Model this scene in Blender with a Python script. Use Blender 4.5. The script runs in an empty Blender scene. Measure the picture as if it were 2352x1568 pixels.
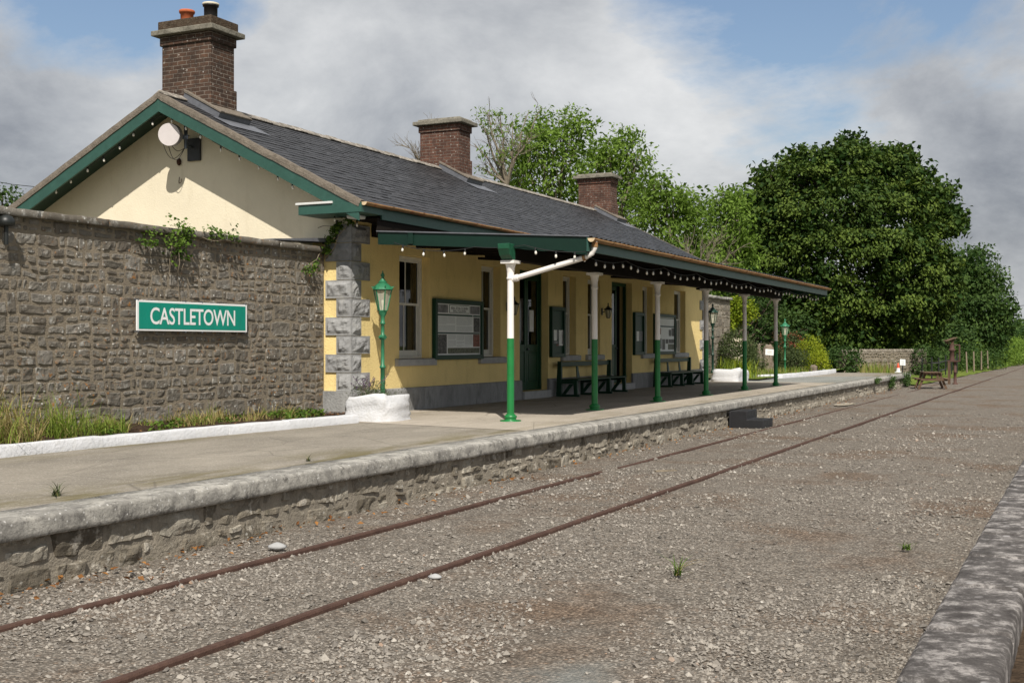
import bpy, math, random
import numpy as np
from mathutils import Vector, Matrix, noise as mnoise

random.seed(7)
RNG = np.random.default_rng(11)
scene = bpy.context.scene
COL = scene.collection
R = math.radians
U = random.uniform

# ------------------------------------------------------------------ survey numbers
# camera 1.96 m above the track bed, 42 mm lens, turned 25.7 deg left of the track direction (+Y)
F = 2756.5; VPX = 2505.0; HY = 790.0; CX = 1176.0; CAMZ = 1.96
ANG = math.atan((VPX - CX) / F); CA = math.cos(ANG); SA = math.sin(ANG)
PZ = 0.59                                   # platform level above the track bed
def Yat(x, X): return (F * -X / (CA * (VPX - x)) + X * SA) / CA
def Xat(x, Y):
    t = (x - CX) / F
    return Y * (t * CA - SA) / (CA + t * SA)
def depth(X, Y): return -X * SA + Y * CA
def Zat(y, X, Y): return CAMZ + (HY - y) * depth(X, Y) / F
def CP(x, y, zc):
    xc = (x - CX) / F * zc
    return Vector((xc * CA - zc * SA, xc * SA + zc * CA, CAMZ + (HY - y) * zc / F))
def GP(x, y, z):                            # ground point at level z
    zc = F * (CAMZ - z) / (y - HY)
    p = CP(x, y, zc); p.z = z
    return p

# ------------------------------------------------------------------ materials
MATS = {}
class NT:
    def __init__(s, m):
        s.t = m.node_tree; s.n = s.t.nodes; s.l = s.t.links
    def add(s, typ, **kw):
        n = s.n.new(typ)
        for k, v in kw.items():
            if k.startswith('i_'):
                key = k[2:]
                n.inputs[int(key) if key.isdigit() else key.replace('_', ' ')].default_value = v
            else: setattr(n, k, v)
        return n
    def link(s, a, b): s.l.new(a, b)
    def ramp(s, fac, stops, interp='LINEAR'):
        r = s.n.new('ShaderNodeValToRGB'); cr = r.color_ramp; cr.interpolation = interp
        while len(cr.elements) < len(stops): cr.elements.new(0.5)
        for e, (p, c) in zip(cr.elements, stops):
            e.position = p; e.color = (c[0], c[1], c[2], 1) if hasattr(c, '__len__') else (c, c, c, 1)
        s.link(fac, r.inputs[0]); return r.outputs[0]
    def mix(s, fac, a, b, blend='MIX'):
        m = s.n.new('ShaderNodeMix'); m.data_type = 'RGBA'; m.blend_type = blend
        for sock, v in ((0, fac), (6, a), (7, b)):
            if hasattr(v, 'links'): s.link(v, m.inputs[sock])
            elif sock == 0: m.inputs[0].default_value = v
            else: m.inputs[sock].default_value = (*v, 1) if len(v) == 3 else v
        return m.outputs[2]
    def noise(s, vec, scale, detail=6, rough=.6, dist=0):
        n = s.n.new('ShaderNodeTexNoise'); n.inputs['Scale'].default_value = scale
        n.inputs['Detail'].default_value = detail; n.inputs['Roughness'].default_value = rough
        n.inputs['Distortion'].default_value = dist
        s.link(vec, n.inputs['Vector']); return n.outputs['Fac']
    def math(s, op, a, b=None, c=None, clamp=False):
        m = s.n.new('ShaderNodeMath'); m.operation = op; m.use_clamp = clamp
        for i, v in enumerate((a, b, c)):
            if v is None: continue
            if hasattr(v, 'links'): s.link(v, m.inputs[i])
            else: m.inputs[i].default_value = v
        return m.outputs[0]
    def voro(s, vec, scale, feature='F1', out='Distance', rnd=1.0):
        n = s.n.new('ShaderNodeTexVoronoi'); n.feature = feature
        n.inputs['Scale'].default_value = scale; n.inputs['Randomness'].default_value = rnd
        s.link(vec, n.inputs['Vector']); return n.outputs[out]
    def map(s, vec, scale=(1, 1, 1), rot=(0, 0, 0)):
        n = s.n.new('ShaderNodeMapping'); n.inputs['Scale'].default_value = scale
        n.inputs['Rotation'].default_value = rot
        s.link(vec, n.inputs['Vector']); return n.outputs[0]
    def attr(s, name):
        n = s.n.new('ShaderNodeAttribute'); n.attribute_name = name; return n.outputs['Fac']

def newmat(name):
    m = bpy.data.materials.new(name); m.use_nodes = True
    nt = NT(m); b = nt.n['Principled BSDF']
    tc = nt.add('ShaderNodeTexCoord')
    MATS[name] = m
    return m, nt, b, tc.outputs['Object']

def finish(nt, b, col=None, rough=.8, height=None, bump=.3, dist=.02, spec=None, metal=0):
    if col is not None:
        if hasattr(col, 'links'): nt.link(col, b.inputs['Base Color'])
        else: b.inputs['Base Color'].default_value = (*col, 1)
    if hasattr(rough, 'links'): nt.link(rough, b.inputs['Roughness'])
    else: b.inputs['Roughness'].default_value = rough
    b.inputs['Metallic'].default_value = metal
    if spec is not None: b.inputs['Specular IOR Level'].default_value = spec
    if height is not None:
        bp = nt.add('ShaderNodeBump'); bp.inputs['Strength'].default_value = bump
        bp.inputs['Distance'].default_value = dist
        nt.link(height, bp.inputs['Height']); nt.link(bp.outputs[0], b.inputs['Normal'])

def plain(name, col, rough=.6, var=.15, scale=4, bscale=60, bump=.15, bdist=.004, metal=0, spec=None, dirt=None, dirt_amt=.5, stretch=(1, 1, 1)):
    """painted or bare surface: base colour with soft large variation, optional dirt blotches, fine bump"""
    m, nt, b, oc = newmat(name)
    n1 = nt.noise(nt.map(oc, stretch), scale, 8, .65)
    lo = tuple(c * (1 - var) for c in col); hi = tuple(min(1, c * (1 + var)) for c in col)
    c = nt.ramp(n1, [(.3, lo), (.7, hi)])
    if dirt:
        n2 = nt.noise(nt.map(oc, stretch), scale * 2.7, 10, .7)
        f = nt.ramp(n2, [(.5, 0), (.68, dirt_amt)])
        c = nt.mix(f, c, dirt)
    h = nt.noise(oc, bscale, 4)
    finish(nt, b, c, rough, h, bump, bdist, spec, metal)
    return m

# gravel of the track bed
def gravel_mat(name, base, dark, light, brown, s1=38, patch=.5, stain=None):
    m, nt, b, oc = newmat(name)
    flat = nt.map(oc, (1, 1, 1))
    wob = nt.noise(flat, 30, 3)
    c1 = nt.voro(flat, s1, 'F1', 'Color'); d1 = nt.voro(flat, s1, 'F1', 'Distance')
    c2 = nt.voro(flat, s1 * 2.3, 'F1', 'Color'); d2 = nt.voro(flat, s1 * 2.3, 'F1', 'Distance')
    sx = nt.add('ShaderNodeSeparateColor'); nt.link(c1, sx.inputs[0])
    sy = nt.add('ShaderNodeSeparateColor'); nt.link(c2, sy.inputs[0])
    col1 = nt.ramp(sx.outputs[0], [(0, dark), (.45, base), (.8, base), (.93, light), (1, brown)])
    col2 = nt.ramp(sy.outputs[0], [(0, dark), (.5, base), (.9, light), (1, brown)])
    fine = nt.ramp(sx.outputs[1], [(.35, 0), (.45, 1)])
    c = nt.mix(fine, col2, col1)
    edge = nt.ramp(d1, [(.25, 0), (.62, .6)])
    c = nt.mix(edge, c, tuple(k * .45 for k in dark))
    mid = nt.noise(oc, 5, 8, .75)
    c = nt.mix(.8, c, nt.ramp(mid, [(.3, .55), (.5, .95), (.7, 1.25)]), 'MULTIPLY')
    big = nt.noise(oc, .45, 6, .62)
    c = nt.mix(nt.ramp(big, [(patch, 0), (patch + .15, .6)]), c, (brown[0] * 3, brown[1] * 3, brown[2] * 3.1), 'MULTIPLY')
    big2 = nt.noise(nt.map(oc, (1, .35, 1)), 1.3, 8, .7)
    c = nt.mix(nt.ramp(big2, [(.56, 0), (.72, .6)]), c, tuple(k * .8 for k in dark))
    if stain:
        d_ = nt.add('ShaderNodeVectorMath', operation='SUBTRACT'); nt.link(oc, d_.inputs[0]); d_.inputs[1].default_value = stain
        l_ = nt.add('ShaderNodeVectorMath', operation='LENGTH'); nt.link(nt.map(d_.outputs[0], (1.3, .75, 1)), l_.inputs[0])
        r_ = nt.math('ADD', l_.outputs['Value'], nt.math('MULTIPLY', nt.noise(oc, 3, 6), .8))
        c = nt.mix(nt.ramp(r_, [(.45, .75), (.95, 0)]), c, (.20, .215, .205))
    h = nt.math('ADD', nt.math('MULTIPLY', d1, -1.0), nt.math('MULTIPLY', d2, -.5))
    finish(nt, b, c, .9, h, .9, .02, .2)
    return m
gravel_mat('gravel', (.295, .258, .214), (.12, .10, .08), (.47, .43, .37), (.25, .175, .12), stain=tuple(GP(1290, 1575, 0)))

def pebble_mat():
    m, nt, b, oc = newmat('pebble')
    t = nt.attr('tone')
    c = nt.ramp(t, [(0, (.09, .081, .07)), (.3, (.215, .192, .165)), (.7, (.33, .298, .255)), (.9, (.42, .386, .336)), (.96, (.31, .195, .125)), (1, (.50, .47, .42))])
    n = nt.noise(oc, 90, 3)
    c = nt.mix(.35, c, nt.ramp(n, [(.3, .3), (.7, 1)]), 'MULTIPLY')
    finish(nt, b, c, .85, None)
pebble_mat()

def stone_mat(name, lo, mid, hi, lichen=.0, orange=0, white=0, moss=0, bscale=16, bump=.7, bdist=.02, lcol=(.36, .35, .32), smear=0):
    m, nt, b, oc = newmat(name)
    t = nt.attr('tone')
    c = nt.ramp(t, [(0, lo), (.5, mid), (1, hi)])
    n = nt.noise(oc, 9, 10, .7)
    c = nt.mix(.75, c, nt.ramp(n, [(.25, .35), (.5, .85), (.75, 1.0)]), 'MULTIPLY')
    n0 = nt.noise(oc, 1.1, 5, .6)
    c = nt.mix(.55, c, nt.ramp(n0, [(.3, .5), (.65, 1)]), 'MULTIPLY')
    if lichen:
        f = nt.ramp(nt.noise(oc, 5, 10, .72), [(.54, 0), (.64, lichen)])
        c = nt.mix(f, c, lcol)
    if orange:
        reg = nt.ramp(nt.noise(oc, .8, 4, .5), [(.42, 0), (.6, 1)])
        f = nt.math('MULTIPLY', nt.ramp(nt.noise(oc, 11, 8, .7), [(.56, 0), (.64, orange)]), reg)
        c = nt.mix(f, c, (.30, .135, .035))
    if white:
        reg = nt.ramp(nt.noise(oc, 1.0, 4, .5), [(.42, 0), (.58, 1)])
        dsp = nt.voro(oc, 12, 'F1', 'Distance')
        f = nt.math('MULTIPLY', nt.ramp(dsp, [(.14, white), (.2, 0)]), reg)
        c = nt.mix(f, c, (.55, .54, .5))
    if smear:
        reg = nt.ramp(nt.noise(oc, .7, 5, .6), [(.35, .25), (.62, 1)])
        f = nt.math('MULTIPLY', nt.ramp(nt.noise(nt.map(oc, (1, 1, 1.5)), 4.2, 10, .72), [(.5, 0), (.6, smear)]), reg)
        c = nt.mix(f, c, (.24, .2, .145))
    if moss:
        f = nt.ramp(nt.noise(oc, 2.3, 8, .65), [(.6, 0), (.7, moss)])
        c = nt.mix(f, c, (.06, .065, .02))
    h = nt.math('ADD', nt.noise(oc, bscale, 10, .7), nt.math('MULTIPLY', nt.noise(oc, bscale * 5, 4), .35))
    finish(nt, b, c, .92, h, bump, bdist, .2)
    return m
stone_mat('rubble_stone', (.105, .08, .052), (.235, .18, .115), (.36, .29, .198), 0, .9, .95, .12, smear=.7)
stone_mat('platform_stone', (.12, .102, .076), (.29, .255, .20), (.47, .43, .355), .8, .12, .5, .35, 18, 1.0, .035, (.52, .48, .41))
stone_mat('quoin_stone', (.25, .25, .25), (.33, .33, .33), (.43, .43, .425), .4, 0, 0, 0, 14, .6, .02)
stone_mat('far_stone', (.16, .135, .105), (.25, .22, .175), (.36, .32, .26), .3, .1, .2, .1)
def coping_mat():
    m, nt, b, oc = newmat('coping_stone')
    t = nt.attr('tone')
    c = nt.ramp(t, [(0, (.21, .20, .18)), (1, (.27, .258, .235))])
    n = nt.noise(nt.map(oc, (1.6, 1, 1.2)), 3.2, 12, .75, .6)
    c = nt.mix(nt.ramp(n, [(.44, 0), (.58, .85)]), c, (.44, .42, .375))
    n2 = nt.noise(oc, 7, 10, .75)
    c = nt.mix(nt.ramp(n2, [(.52, 0), (.62, .75)]), c, (.085, .08, .074))
    d = nt.voro(oc, 17, 'F1', 'Distance')
    c = nt.mix(nt.ramp(d, [(.13, .8), (.2, 0)]), c, (.56, .55, .52))
    h = nt.noise(oc, 20, 10, .72)
    finish(nt, b, c, .9, h, .8, .02, .2)
coping_mat()
def dcoping_mat():
    m, nt, b, oc = newmat('dark_coping_stone')
    n = nt.noise(nt.map(oc, (1.0, 1.0, 1)), 5.5, 15, .78, 0)
    c = nt.ramp(n, [(.38, (.055, .049, .046)), (.49, (.11, .10, .094)), (.535, (.20, .185, .175)), (.58, (.35, .325, .305)), (.75, (.43, .40, .38))])
    d = nt.voro(nt.map(oc, (1, .7, 1)), 9, 'F1', 'Distance')
    reg = nt.ramp(nt.noise(oc, 2.0, 3), [(.5, 0), (.58, 1)])
    c = nt.mix(nt.math('MULTIPLY', nt.ramp(d, [(.18, .8), (.26, 0)]), reg), c, (.42, .40, .39))
    h = nt.noise(oc, 22, 10, .75)
    finish(nt, b, c, .9, h, .9, .02, .2)
dcoping_mat()
def roughcast(name, col, var=.12, strong=.9, bd=.02, stain=(.35, .27, .14)):
    m, nt, b, oc = newmat(name)
    n = nt.noise(oc, 1.3, 8, .6)
    c = nt.ramp(n, [(.3, tuple(k * (1 - var) for k in col)), (.7, col)])
    st = nt.noise(nt.map(oc, (2.0, 2.0, .5)), 2.2, 8, .7)
    c = nt.mix(nt.ramp(st, [(.53, 0), (.75, .32)]), c, stain)
    h = nt.math('ADD', nt.noise(oc, 26, 5, .6), nt.math('MULTIPLY', nt.noise(oc, 70, 3), .4))
    finish(nt, b, c, .92, h, strong, bd, .15)
roughcast('yellow_render', (.88, .69, .31), .12, .7, .02, (.38, .29, .14))
roughcast('cream_render', (.78, .70, .535), .1, .5, .012, (.50, .43, .30))
roughcast('dull_render', (.45, .40, .30))
def slate_mat():
    m, nt, b, oc = newmat('slate')
    t = nt.attr('tone')
    c = nt.ramp(t, [(0, (.020, .020, .022)), (.6, (.032, .031, .033)), (1, (.050, .049, .052))])
    n = nt.noise(nt.map(oc, (1, 3, 1)), 6, 8, .7)
    c = nt.mix(.5, c, nt.ramp(n, [(.3, .5), (.7, 1)]), 'MULTIPLY')
    n2 = nt.noise(nt.map(oc, (1.0, 5, 1)), 4, 8, .7)
    c = nt.mix(nt.ramp(n2, [(.6, 0), (.72, .35)]), c, (.16, .16, .165))
    h = nt.noise(oc, 25, 6)
    finish(nt, b, c, .5, h, .3, .01, .5)
slate_mat()
def brick_mat(name, c1, c2, c3):
    m, nt, b, oc = newmat(name)
    s = nt.add('ShaderNodeSeparateXYZ'); nt.link(oc, s.inputs[0])
    sx = nt.math('ADD', s.outputs[0], s.outputs[1])
    cb = nt.add('ShaderNodeCombineXYZ'); nt.link(sx, cb.inputs[0]); nt.link(s.outputs[2], cb.inputs[1])
    wv = nt.add('ShaderNodeVectorMath', operation='ADD')
    wn = nt.add('ShaderNodeTexNoise'); wn.inputs['Scale'].default_value = 5; nt.link(oc, wn.inputs['Vector'])
    sc = nt.add('ShaderNodeVectorMath', operation='SCALE'); nt.link(wn.outputs['Color'], sc.inputs[0]); sc.inputs['Scale'].default_value = .018
    nt.link(cb.outputs[0], wv.inputs[0]); nt.link(sc.outputs[0], wv.inputs[1])
    br = nt.add('ShaderNodeTexBrick')
    br.inputs['Scale'].default_value = 1; br.inputs['Brick Width'].default_value = .23; br.inputs['Row Height'].default_value = .085
    br.inputs['Mortar Size'].default_value = .009; br.inputs['Mortar Smooth'].default_value = .3; br.inputs['Bias'].default_value = -.2
    br.inputs['Color1'].default_value = (*c1, 1); br.inputs['Color2'].default_value = (*c2, 1); br.inputs['Mortar'].default_value = (.24, .2, .165, 1)
    nt.link(wv.outputs[0], br.inputs['Vector'])
    n = nt.noise(oc, 7, 10, .7)
    c = nt.mix(nt.ramp(n, [(.42, 0), (.62, .75)]), br.outputs['Color'], c3)
    n2 = nt.noise(oc, 2.6, 5, .6)
    c = nt.mix(.6, c, nt.ramp(n2, [(.3, .45), (.65, 1)]), 'MULTIPLY')
    d = nt.voro(oc, 8, 'F1', 'Distance')
    c = nt.mix(nt.ramp(d, [(.1, .6), (.16, 0)]), c, (.5, .47, .43))
    h = nt.math('ADD', nt.math('MULTIPLY', br.outputs['Fac'], -1), nt.math('MULTIPLY', nt.noise(oc, 40, 6), .6))
    finish(nt, b, c, .9, h, .8, .012, .2)
brick_mat('dark_brick', (.075, .045, .032), (.13, .07, .045), (.045, .034, .028))
brick_mat('red_brick', (.115, .054, .038), (.165, .076, .05), (.07, .042, .034))

plain('board_green', (.004, .022, .014), .5, .15, 3, 60, .15, .004, 0, .3)
plain('barge_green', (.026, .078, .060), .45, .12, 3, 40, .15, .004, 0, .4, (.05, .13, .105), .25)
plain('dark_green', (.006, .040, .020), .45, .15, 3, 60, .15, .004, 0, .3)
plain('beam_green', (.012, .075, .038), .4, .15, 5, 50, .15, .003, 0, .4, (.03, .16, .09), .5)
plain('door_green', (.005, .048, .02), .4, .15, 3, 60, .15, .004, 0, .3)
plain('column_green', (.010, .17, .04), .38, .1, 3, 30, .1, .003, 0, .5, (.006, .09, .02), .4)
plain('lamp_green', (.026, .165, .078), .42, .15, 6, 50, .15, .003, 0, .5, (.06, .28, .16), .4)
plain('lamp_dark_green', (.006, .035, .02), .4, .15, 6)
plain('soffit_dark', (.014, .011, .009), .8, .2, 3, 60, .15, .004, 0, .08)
plain('soffit_green', (.007, .032, .02), .6, .15, 3)
plain('white_paint', (.78, .74, .70), .5, .05, 5, 60, .15, .004, 0, .4, (.55, .5, .44), .2)
plain('column_white', (.80, .76, .72), .5, .03, 5)
plain('sash_white', (.66, .65, .60), .5, .06, 5)
plain('limewash', (.56, .565, .58), .85, .06, 4, 22, .8, .02, 0, .2, (.50, .49, .46), .45)
plain('lead_white', (.6, .6, .58), .6, .1, 6)
plain('lead_grey', (.12, .125, .14), .55, .25, 5)
plain('sill_stone', (.36, .36, .355), .85, .15, 5, 40, .5, .01)
plain('plinth_stone', (.27, .27, .265), .85, .25, 3, 20, .8, .02, 0, .2, (.14, .14, .14), .6, (1, 1, .4))
plain('cap_stone', (.20, .185, .15), .9, .3, 4, 25, .9, .02, 0, .2, (.07, .06, .045), .8)
plain('moss_stone', (.07, .05, .035), .95, .4, 8, 30, 1, .03, 0, .1, (.17, .15, .11), .6)
plain('mortar', (.205, .17, .124), .95, .25, 6, 40, .9, .02)
plain('mortar_dark', (.24, .21, .165), .95, .3, 6, 40, .9, .02)
plain('verge_mortar', (.175, .15, .122), .95, .25, 7, 30, .9, .02, 0, .1, (.11, .09, .07), .7)
plain('ridge_tile', (.19, .17, .145), .9, .25, 3, 20, .6, .02, 0, .2, (.60, .55, .48), .8)
plain('gutter_rust', (.27, .155, .065), .75, .3, 3, 40, .5, .006, 0, .3, (.20, .06, .022), .9)
plain('gutter_end', (.55, .42, .26), .7, .2, 6)
plain('rail_rust', (.072, .040, .030), .85, .25, 4, 60, .6, .008, 0, .25, (.12, .072, .052), .6)
plain('old_iron', (.075, .036, .026), .8, .3, 8, 60, .6, .008)
plain('terracotta', (.48, .13, .055), .8, .12, 5, 30, .3, .004, 0, .2, (.10, .05, .035), .4)
plain('black_pot', (.012, .011, .012), .5, .3, 5)
plain('cream_rim', (.6, .55, .43), .7, .1, 5)
plain('black_plastic', (.012, .012, .014), .6, .25, 8, 40, .2, .004)
plain('grey_plastic', (.035, .037, .042), .55, .15, 8)
plain('dish_white', (.62, .57, .56), .5, .05, 5)
plain('dish_grey', (.30, .30, .33), .5, .1, 5)
plain('steel', (.18, .2, .23), .4, .2, 8, 50, .2, .003, .7)
plain('black_cable', (.012, .012, .012), .6, .1, 5)
plain('brown_clay', (.06, .025, .015), .9, .3, 9)
plain('sign_green', (.0, .235, .165), .45, .05, 3, 60, .15, .004, 0, .4, (.01, .15, .11), .45, (1, 1, .3))
plain('sign_white', (.78, .78, .77), .45, .04, 5)
plain('paper_grey', (.80, .83, .82), .6, .05, 5)
plain('paper_white', (.80, .81, .80), .6, .05, 5)
plain('ink_grey', (.42, .44, .45), .7, .05, 5)
plain('ink_black', (.02, .022, .022), .6, .1, 5)
plain('bar_green', (.028, .07, .055), .6, .1, 5)
plain('photo_dark', (.06, .06, .058), .5, .9, 12, 60, .05, .002, 0, .3, (.35, .35, .33), .8)
plain('photo_grey', (.20, .20, .21), .5, .5, 9, 60, .05, .002, 0, .3, (.09, .08, .08), .7)
plain('photo_colour', (.22, .07, .045), .5, .7, 14, 60, .05, .002, 0, .3, (.03, .08, .05), .9)
plain('photo_green', (.09, .10, .06), .5, .8, 16, 60, .05, .002, 0, .3, (.30, .30, .24), .8)
plain('wood_brown', (.11, .068, .042), .8, .3, 4, 40, .5, .006, 0, .3, (.06, .035, .02), .7, (1, 1, .25))
plain('wood_grey', (.22, .18, .13), .85, .3, 5, 40, .5, .006, 0, .3, None, .5, (1, 1, .25))
plain('soil', (.055, .036, .024), .95, .4, 9, 30, 1.0, .05, 0, .1, (.10, .07, .045), .6)
plain('brown_earth', (.075, .052, .034), .95, .4, 7, 26, 1, .05, 0, .1, (.035, .024, .016), .7)
plain('bark', (.10, .08, .058), .95, .3, 5, 22, .9, .03, 0, .1, (.04, .032, .024), .7, (1, 1, .3))
plain('pale_bark', (.18, .15, .11), .95, .25, 6, 22, .8, .02)
plain('cone_orange', (.60, .07, .02), .5, .1, 6)
plain('cone_white', (.7, .7, .68), .5, .08, 6)
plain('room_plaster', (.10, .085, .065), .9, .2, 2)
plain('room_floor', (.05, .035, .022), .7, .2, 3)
plain('curtain', (.26, .25, .21), .9, .1, 4)
plain('boulder', (.19, .15, .115), .95, .35, 3, 16, 1, .04, 0, .15, (.33, .31, .27), .6)
plain('dark_metal', (.012, .014, .013), .45, .2, 8)

def paving_mat(name, base, var, moss=0, crack=True, mx=(0, 0)):
    m, nt, b, oc = newmat(name)
    n = nt.noise(nt.map(oc, (1, .45, 1)), 1.1, 10, .65)
    c = nt.ramp(n, [(.3, tuple(k * (1 - var) for k in base)), (.7, tuple(k * (1 + var * .6) for k in base))])
    sp = nt.voro(oc, 70, 'F1', 'Color')
    s = nt.add('ShaderNodeSeparateColor'); nt.link(sp, s.inputs[0])
    c = nt.mix(.45, c, nt.ramp(s.outputs[0], [(0, .45), (.5, .9), (1, 1.0)]), 'MULTIPLY')
    c = nt.mix(nt.ramp(s.outputs[1], [(.93, 0), (.96, .5)]), c, (.5, .47, .42))
    n2 = nt.noise(nt.map(oc, (1.2, .35, 1)), 2.2, 10, .7)
    c = nt.mix(nt.ramp(n2, [(.56, 0), (.72, .55)]), c, tuple(k * .5 for k in base))
    if moss:
        n3 = nt.noise(nt.map(oc, (1.5, .35, 1)), 1.7, 10, .7)
        sep = nt.add('ShaderNodeSeparateXYZ'); nt.link(oc, sep.inputs[0])
        reg = nt.ramp(nt.math('MULTIPLY', nt.math('SUBTRACT', nt.math('ABSOLUTE', nt.math('ADD', sep.outputs[0], 10.1)), .9), .8, clamp=True), [(.1, 0), (.9, 1)])
        f = nt.math('MULTIPLY', nt.ramp(n3, [(.43, 0), (.57, moss)]), reg)
        c = nt.mix(f, c, (.115, .095, .03))
    h = nt.math('ADD', nt.noise(oc, 60, 6, .7), nt.math('MULTIPLY', nt.noise(oc, 7, 5), .8))
    if crack:
        e = nt.voro(nt.map(oc, (.5, .4, .5)), 1.2, 'DISTANCE_TO_EDGE', 'Distance')
        c = nt.mix(nt.ramp(e, [(.0, .55), (.008, 0)]), c, tuple(k * .3 for k in base))
    finish(nt, b, c, .9, h, .6, .012, .2)
paving_mat('tarmac', (.29, .26, .215), .3, .85, True)
paving_mat('concrete', (.42, .37, .305), .2, .35, True)
paving_mat('blue_grit', (.25, .255, .235), .2, .3, False)

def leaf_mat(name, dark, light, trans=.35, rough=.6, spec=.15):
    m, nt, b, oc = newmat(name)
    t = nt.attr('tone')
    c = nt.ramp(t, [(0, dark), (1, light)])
    nt.link(c, b.inputs['Base Color']); b.inputs['Roughness'].default_value = rough
    b.inputs['Specular IOR Level'].default_value = spec
    tr = nt.add('ShaderNodeBsdfTranslucent')
    c2 = nt.mix(.6, c, (.9, 1.0, .35), 'MULTIPLY')
    nt.link(c2, tr.inputs['Color'])
    mx = nt.add('ShaderNodeMixShader'); mx.inputs[0].default_value = trans
    nt.link(b.outputs[0], mx.inputs[1]); nt.link(tr.outputs[0], mx.inputs[2])
    nt.link(mx.outputs[0], nt.n['Material Output'].inputs['Surface'])
    return m
leaf_mat('chestnut_leaf', (.022, .052, .010), (.115, .165, .028), .2)
leaf_mat('ash_leaf', (.09, .155, .022), (.22, .33, .06), .4)
leaf_mat('hedge_leaf', (.025, .055, .014), (.07, .12, .03), .28)
leaf_mat('far_leaf', (.026, .060, .014), (.085, .14, .032), .28)
leaf_mat('shrub_leaf', (.035, .055, .022), (.115, .145, .055), .3)
leaf_mat('gold_leaf', (.13, .19, .012), (.36, .40, .03), .35)
leaf_mat('red_flower', (.22, .045, .03), (.36, .12, .07), .3)
leaf_mat('ivy_leaf', (.035, .075, .012), (.13, .21, .03), .3)
leaf_mat('grass_blade', (.10, .155, .02), (.29, .37, .07), .4)
leaf_mat('dry_grass', (.26, .20, .085), (.46, .37, .17), .35)
leaf_mat('dead_leaf', (.13, .055, .02), (.33, .16, .05), .1)
leaf_mat('lavender', (.09, .06, .11), (.19, .13, .22), .2)
leaf_mat('mulch_chip', (.035, .02, .013), (.11, .065, .04), .02)

def lawn_mat(name, a, b_, c_):
    m, nt, b, oc = newmat(name)
    n = nt.noise(oc, 1.2, 10, .7); n2 = nt.noise(oc, 9, 8, .7)
    c = nt.ramp(n, [(.3, a), (.55, b_), (.75, c_)])
    c = nt.mix(.6, c, nt.ramp(n2, [(.3, .5), (.7, 1)]), 'MULTIPLY')
    finish(nt, b, c, .95, nt.noise(oc, 30, 6, .7), 1, .06, .1)
lawn_mat('lawn', (.10, .15, .025), (.18, .235, .045), (.26, .26, .08))
lawn_mat('field', (.05, .085, .02), (.09, .12, .03), (.15, .14, .05))

def glass_mat(name, tint=(.9, .93, .92), rough=.02, ior=1.5):
    m, nt, b, oc = newmat(name)
    nt.n.remove(b)
    gl = nt.add('ShaderNodeBsdfGlossy'); gl.inputs['Roughness'].default_value = rough
    tr = nt.add('ShaderNodeBsdfTransparent'); tr.inputs['Color'].default_value = (*tint, 1)
    fr = nt.add('ShaderNodeFresnel'); fr.inputs['IOR'].default_value = ior
    mx = nt.add('ShaderNodeMixShader')
    nt.link(fr.outputs[0], mx.inputs[0]); nt.link(tr.outputs[0], mx.inputs[1]); nt.link(gl.outputs[0], mx.inputs[2])
    nt.link(mx.outputs[0], nt.n['Material Output'].inputs['Surface'])
glass_mat('window_glass', (.55, .58, .57), .02, 1.8)
def frosted():
    m, nt, b, oc = newmat('lantern_glass')
    b.inputs['Base Color'].default_value = (.75, .73, .6, 1); b.inputs['Roughness'].default_value = .35
    tr = nt.add('ShaderNodeBsdfTransparent'); tr.inputs['Color'].default_value = (.9, .9, .82, 1)
    mx = nt.add('ShaderNodeMixShader'); mx.inputs[0].default_value = .6
    nt.link(b.outputs[0], mx.inputs[1]); nt.link(tr.outputs[0], mx.inputs[2])
    nt.link(mx.outputs[0], nt.n['Material Output'].inputs['Surface'])
frosted()
def bulb_mat():
    m, nt, b, oc = newmat('bulb_glass')
    b.inputs['Base Color'].default_value = (.80, .76, .68, 1); b.inputs['Roughness'].default_value = .12
    b.inputs['Specular IOR Level'].default_value = .8
bulb_mat()

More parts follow.
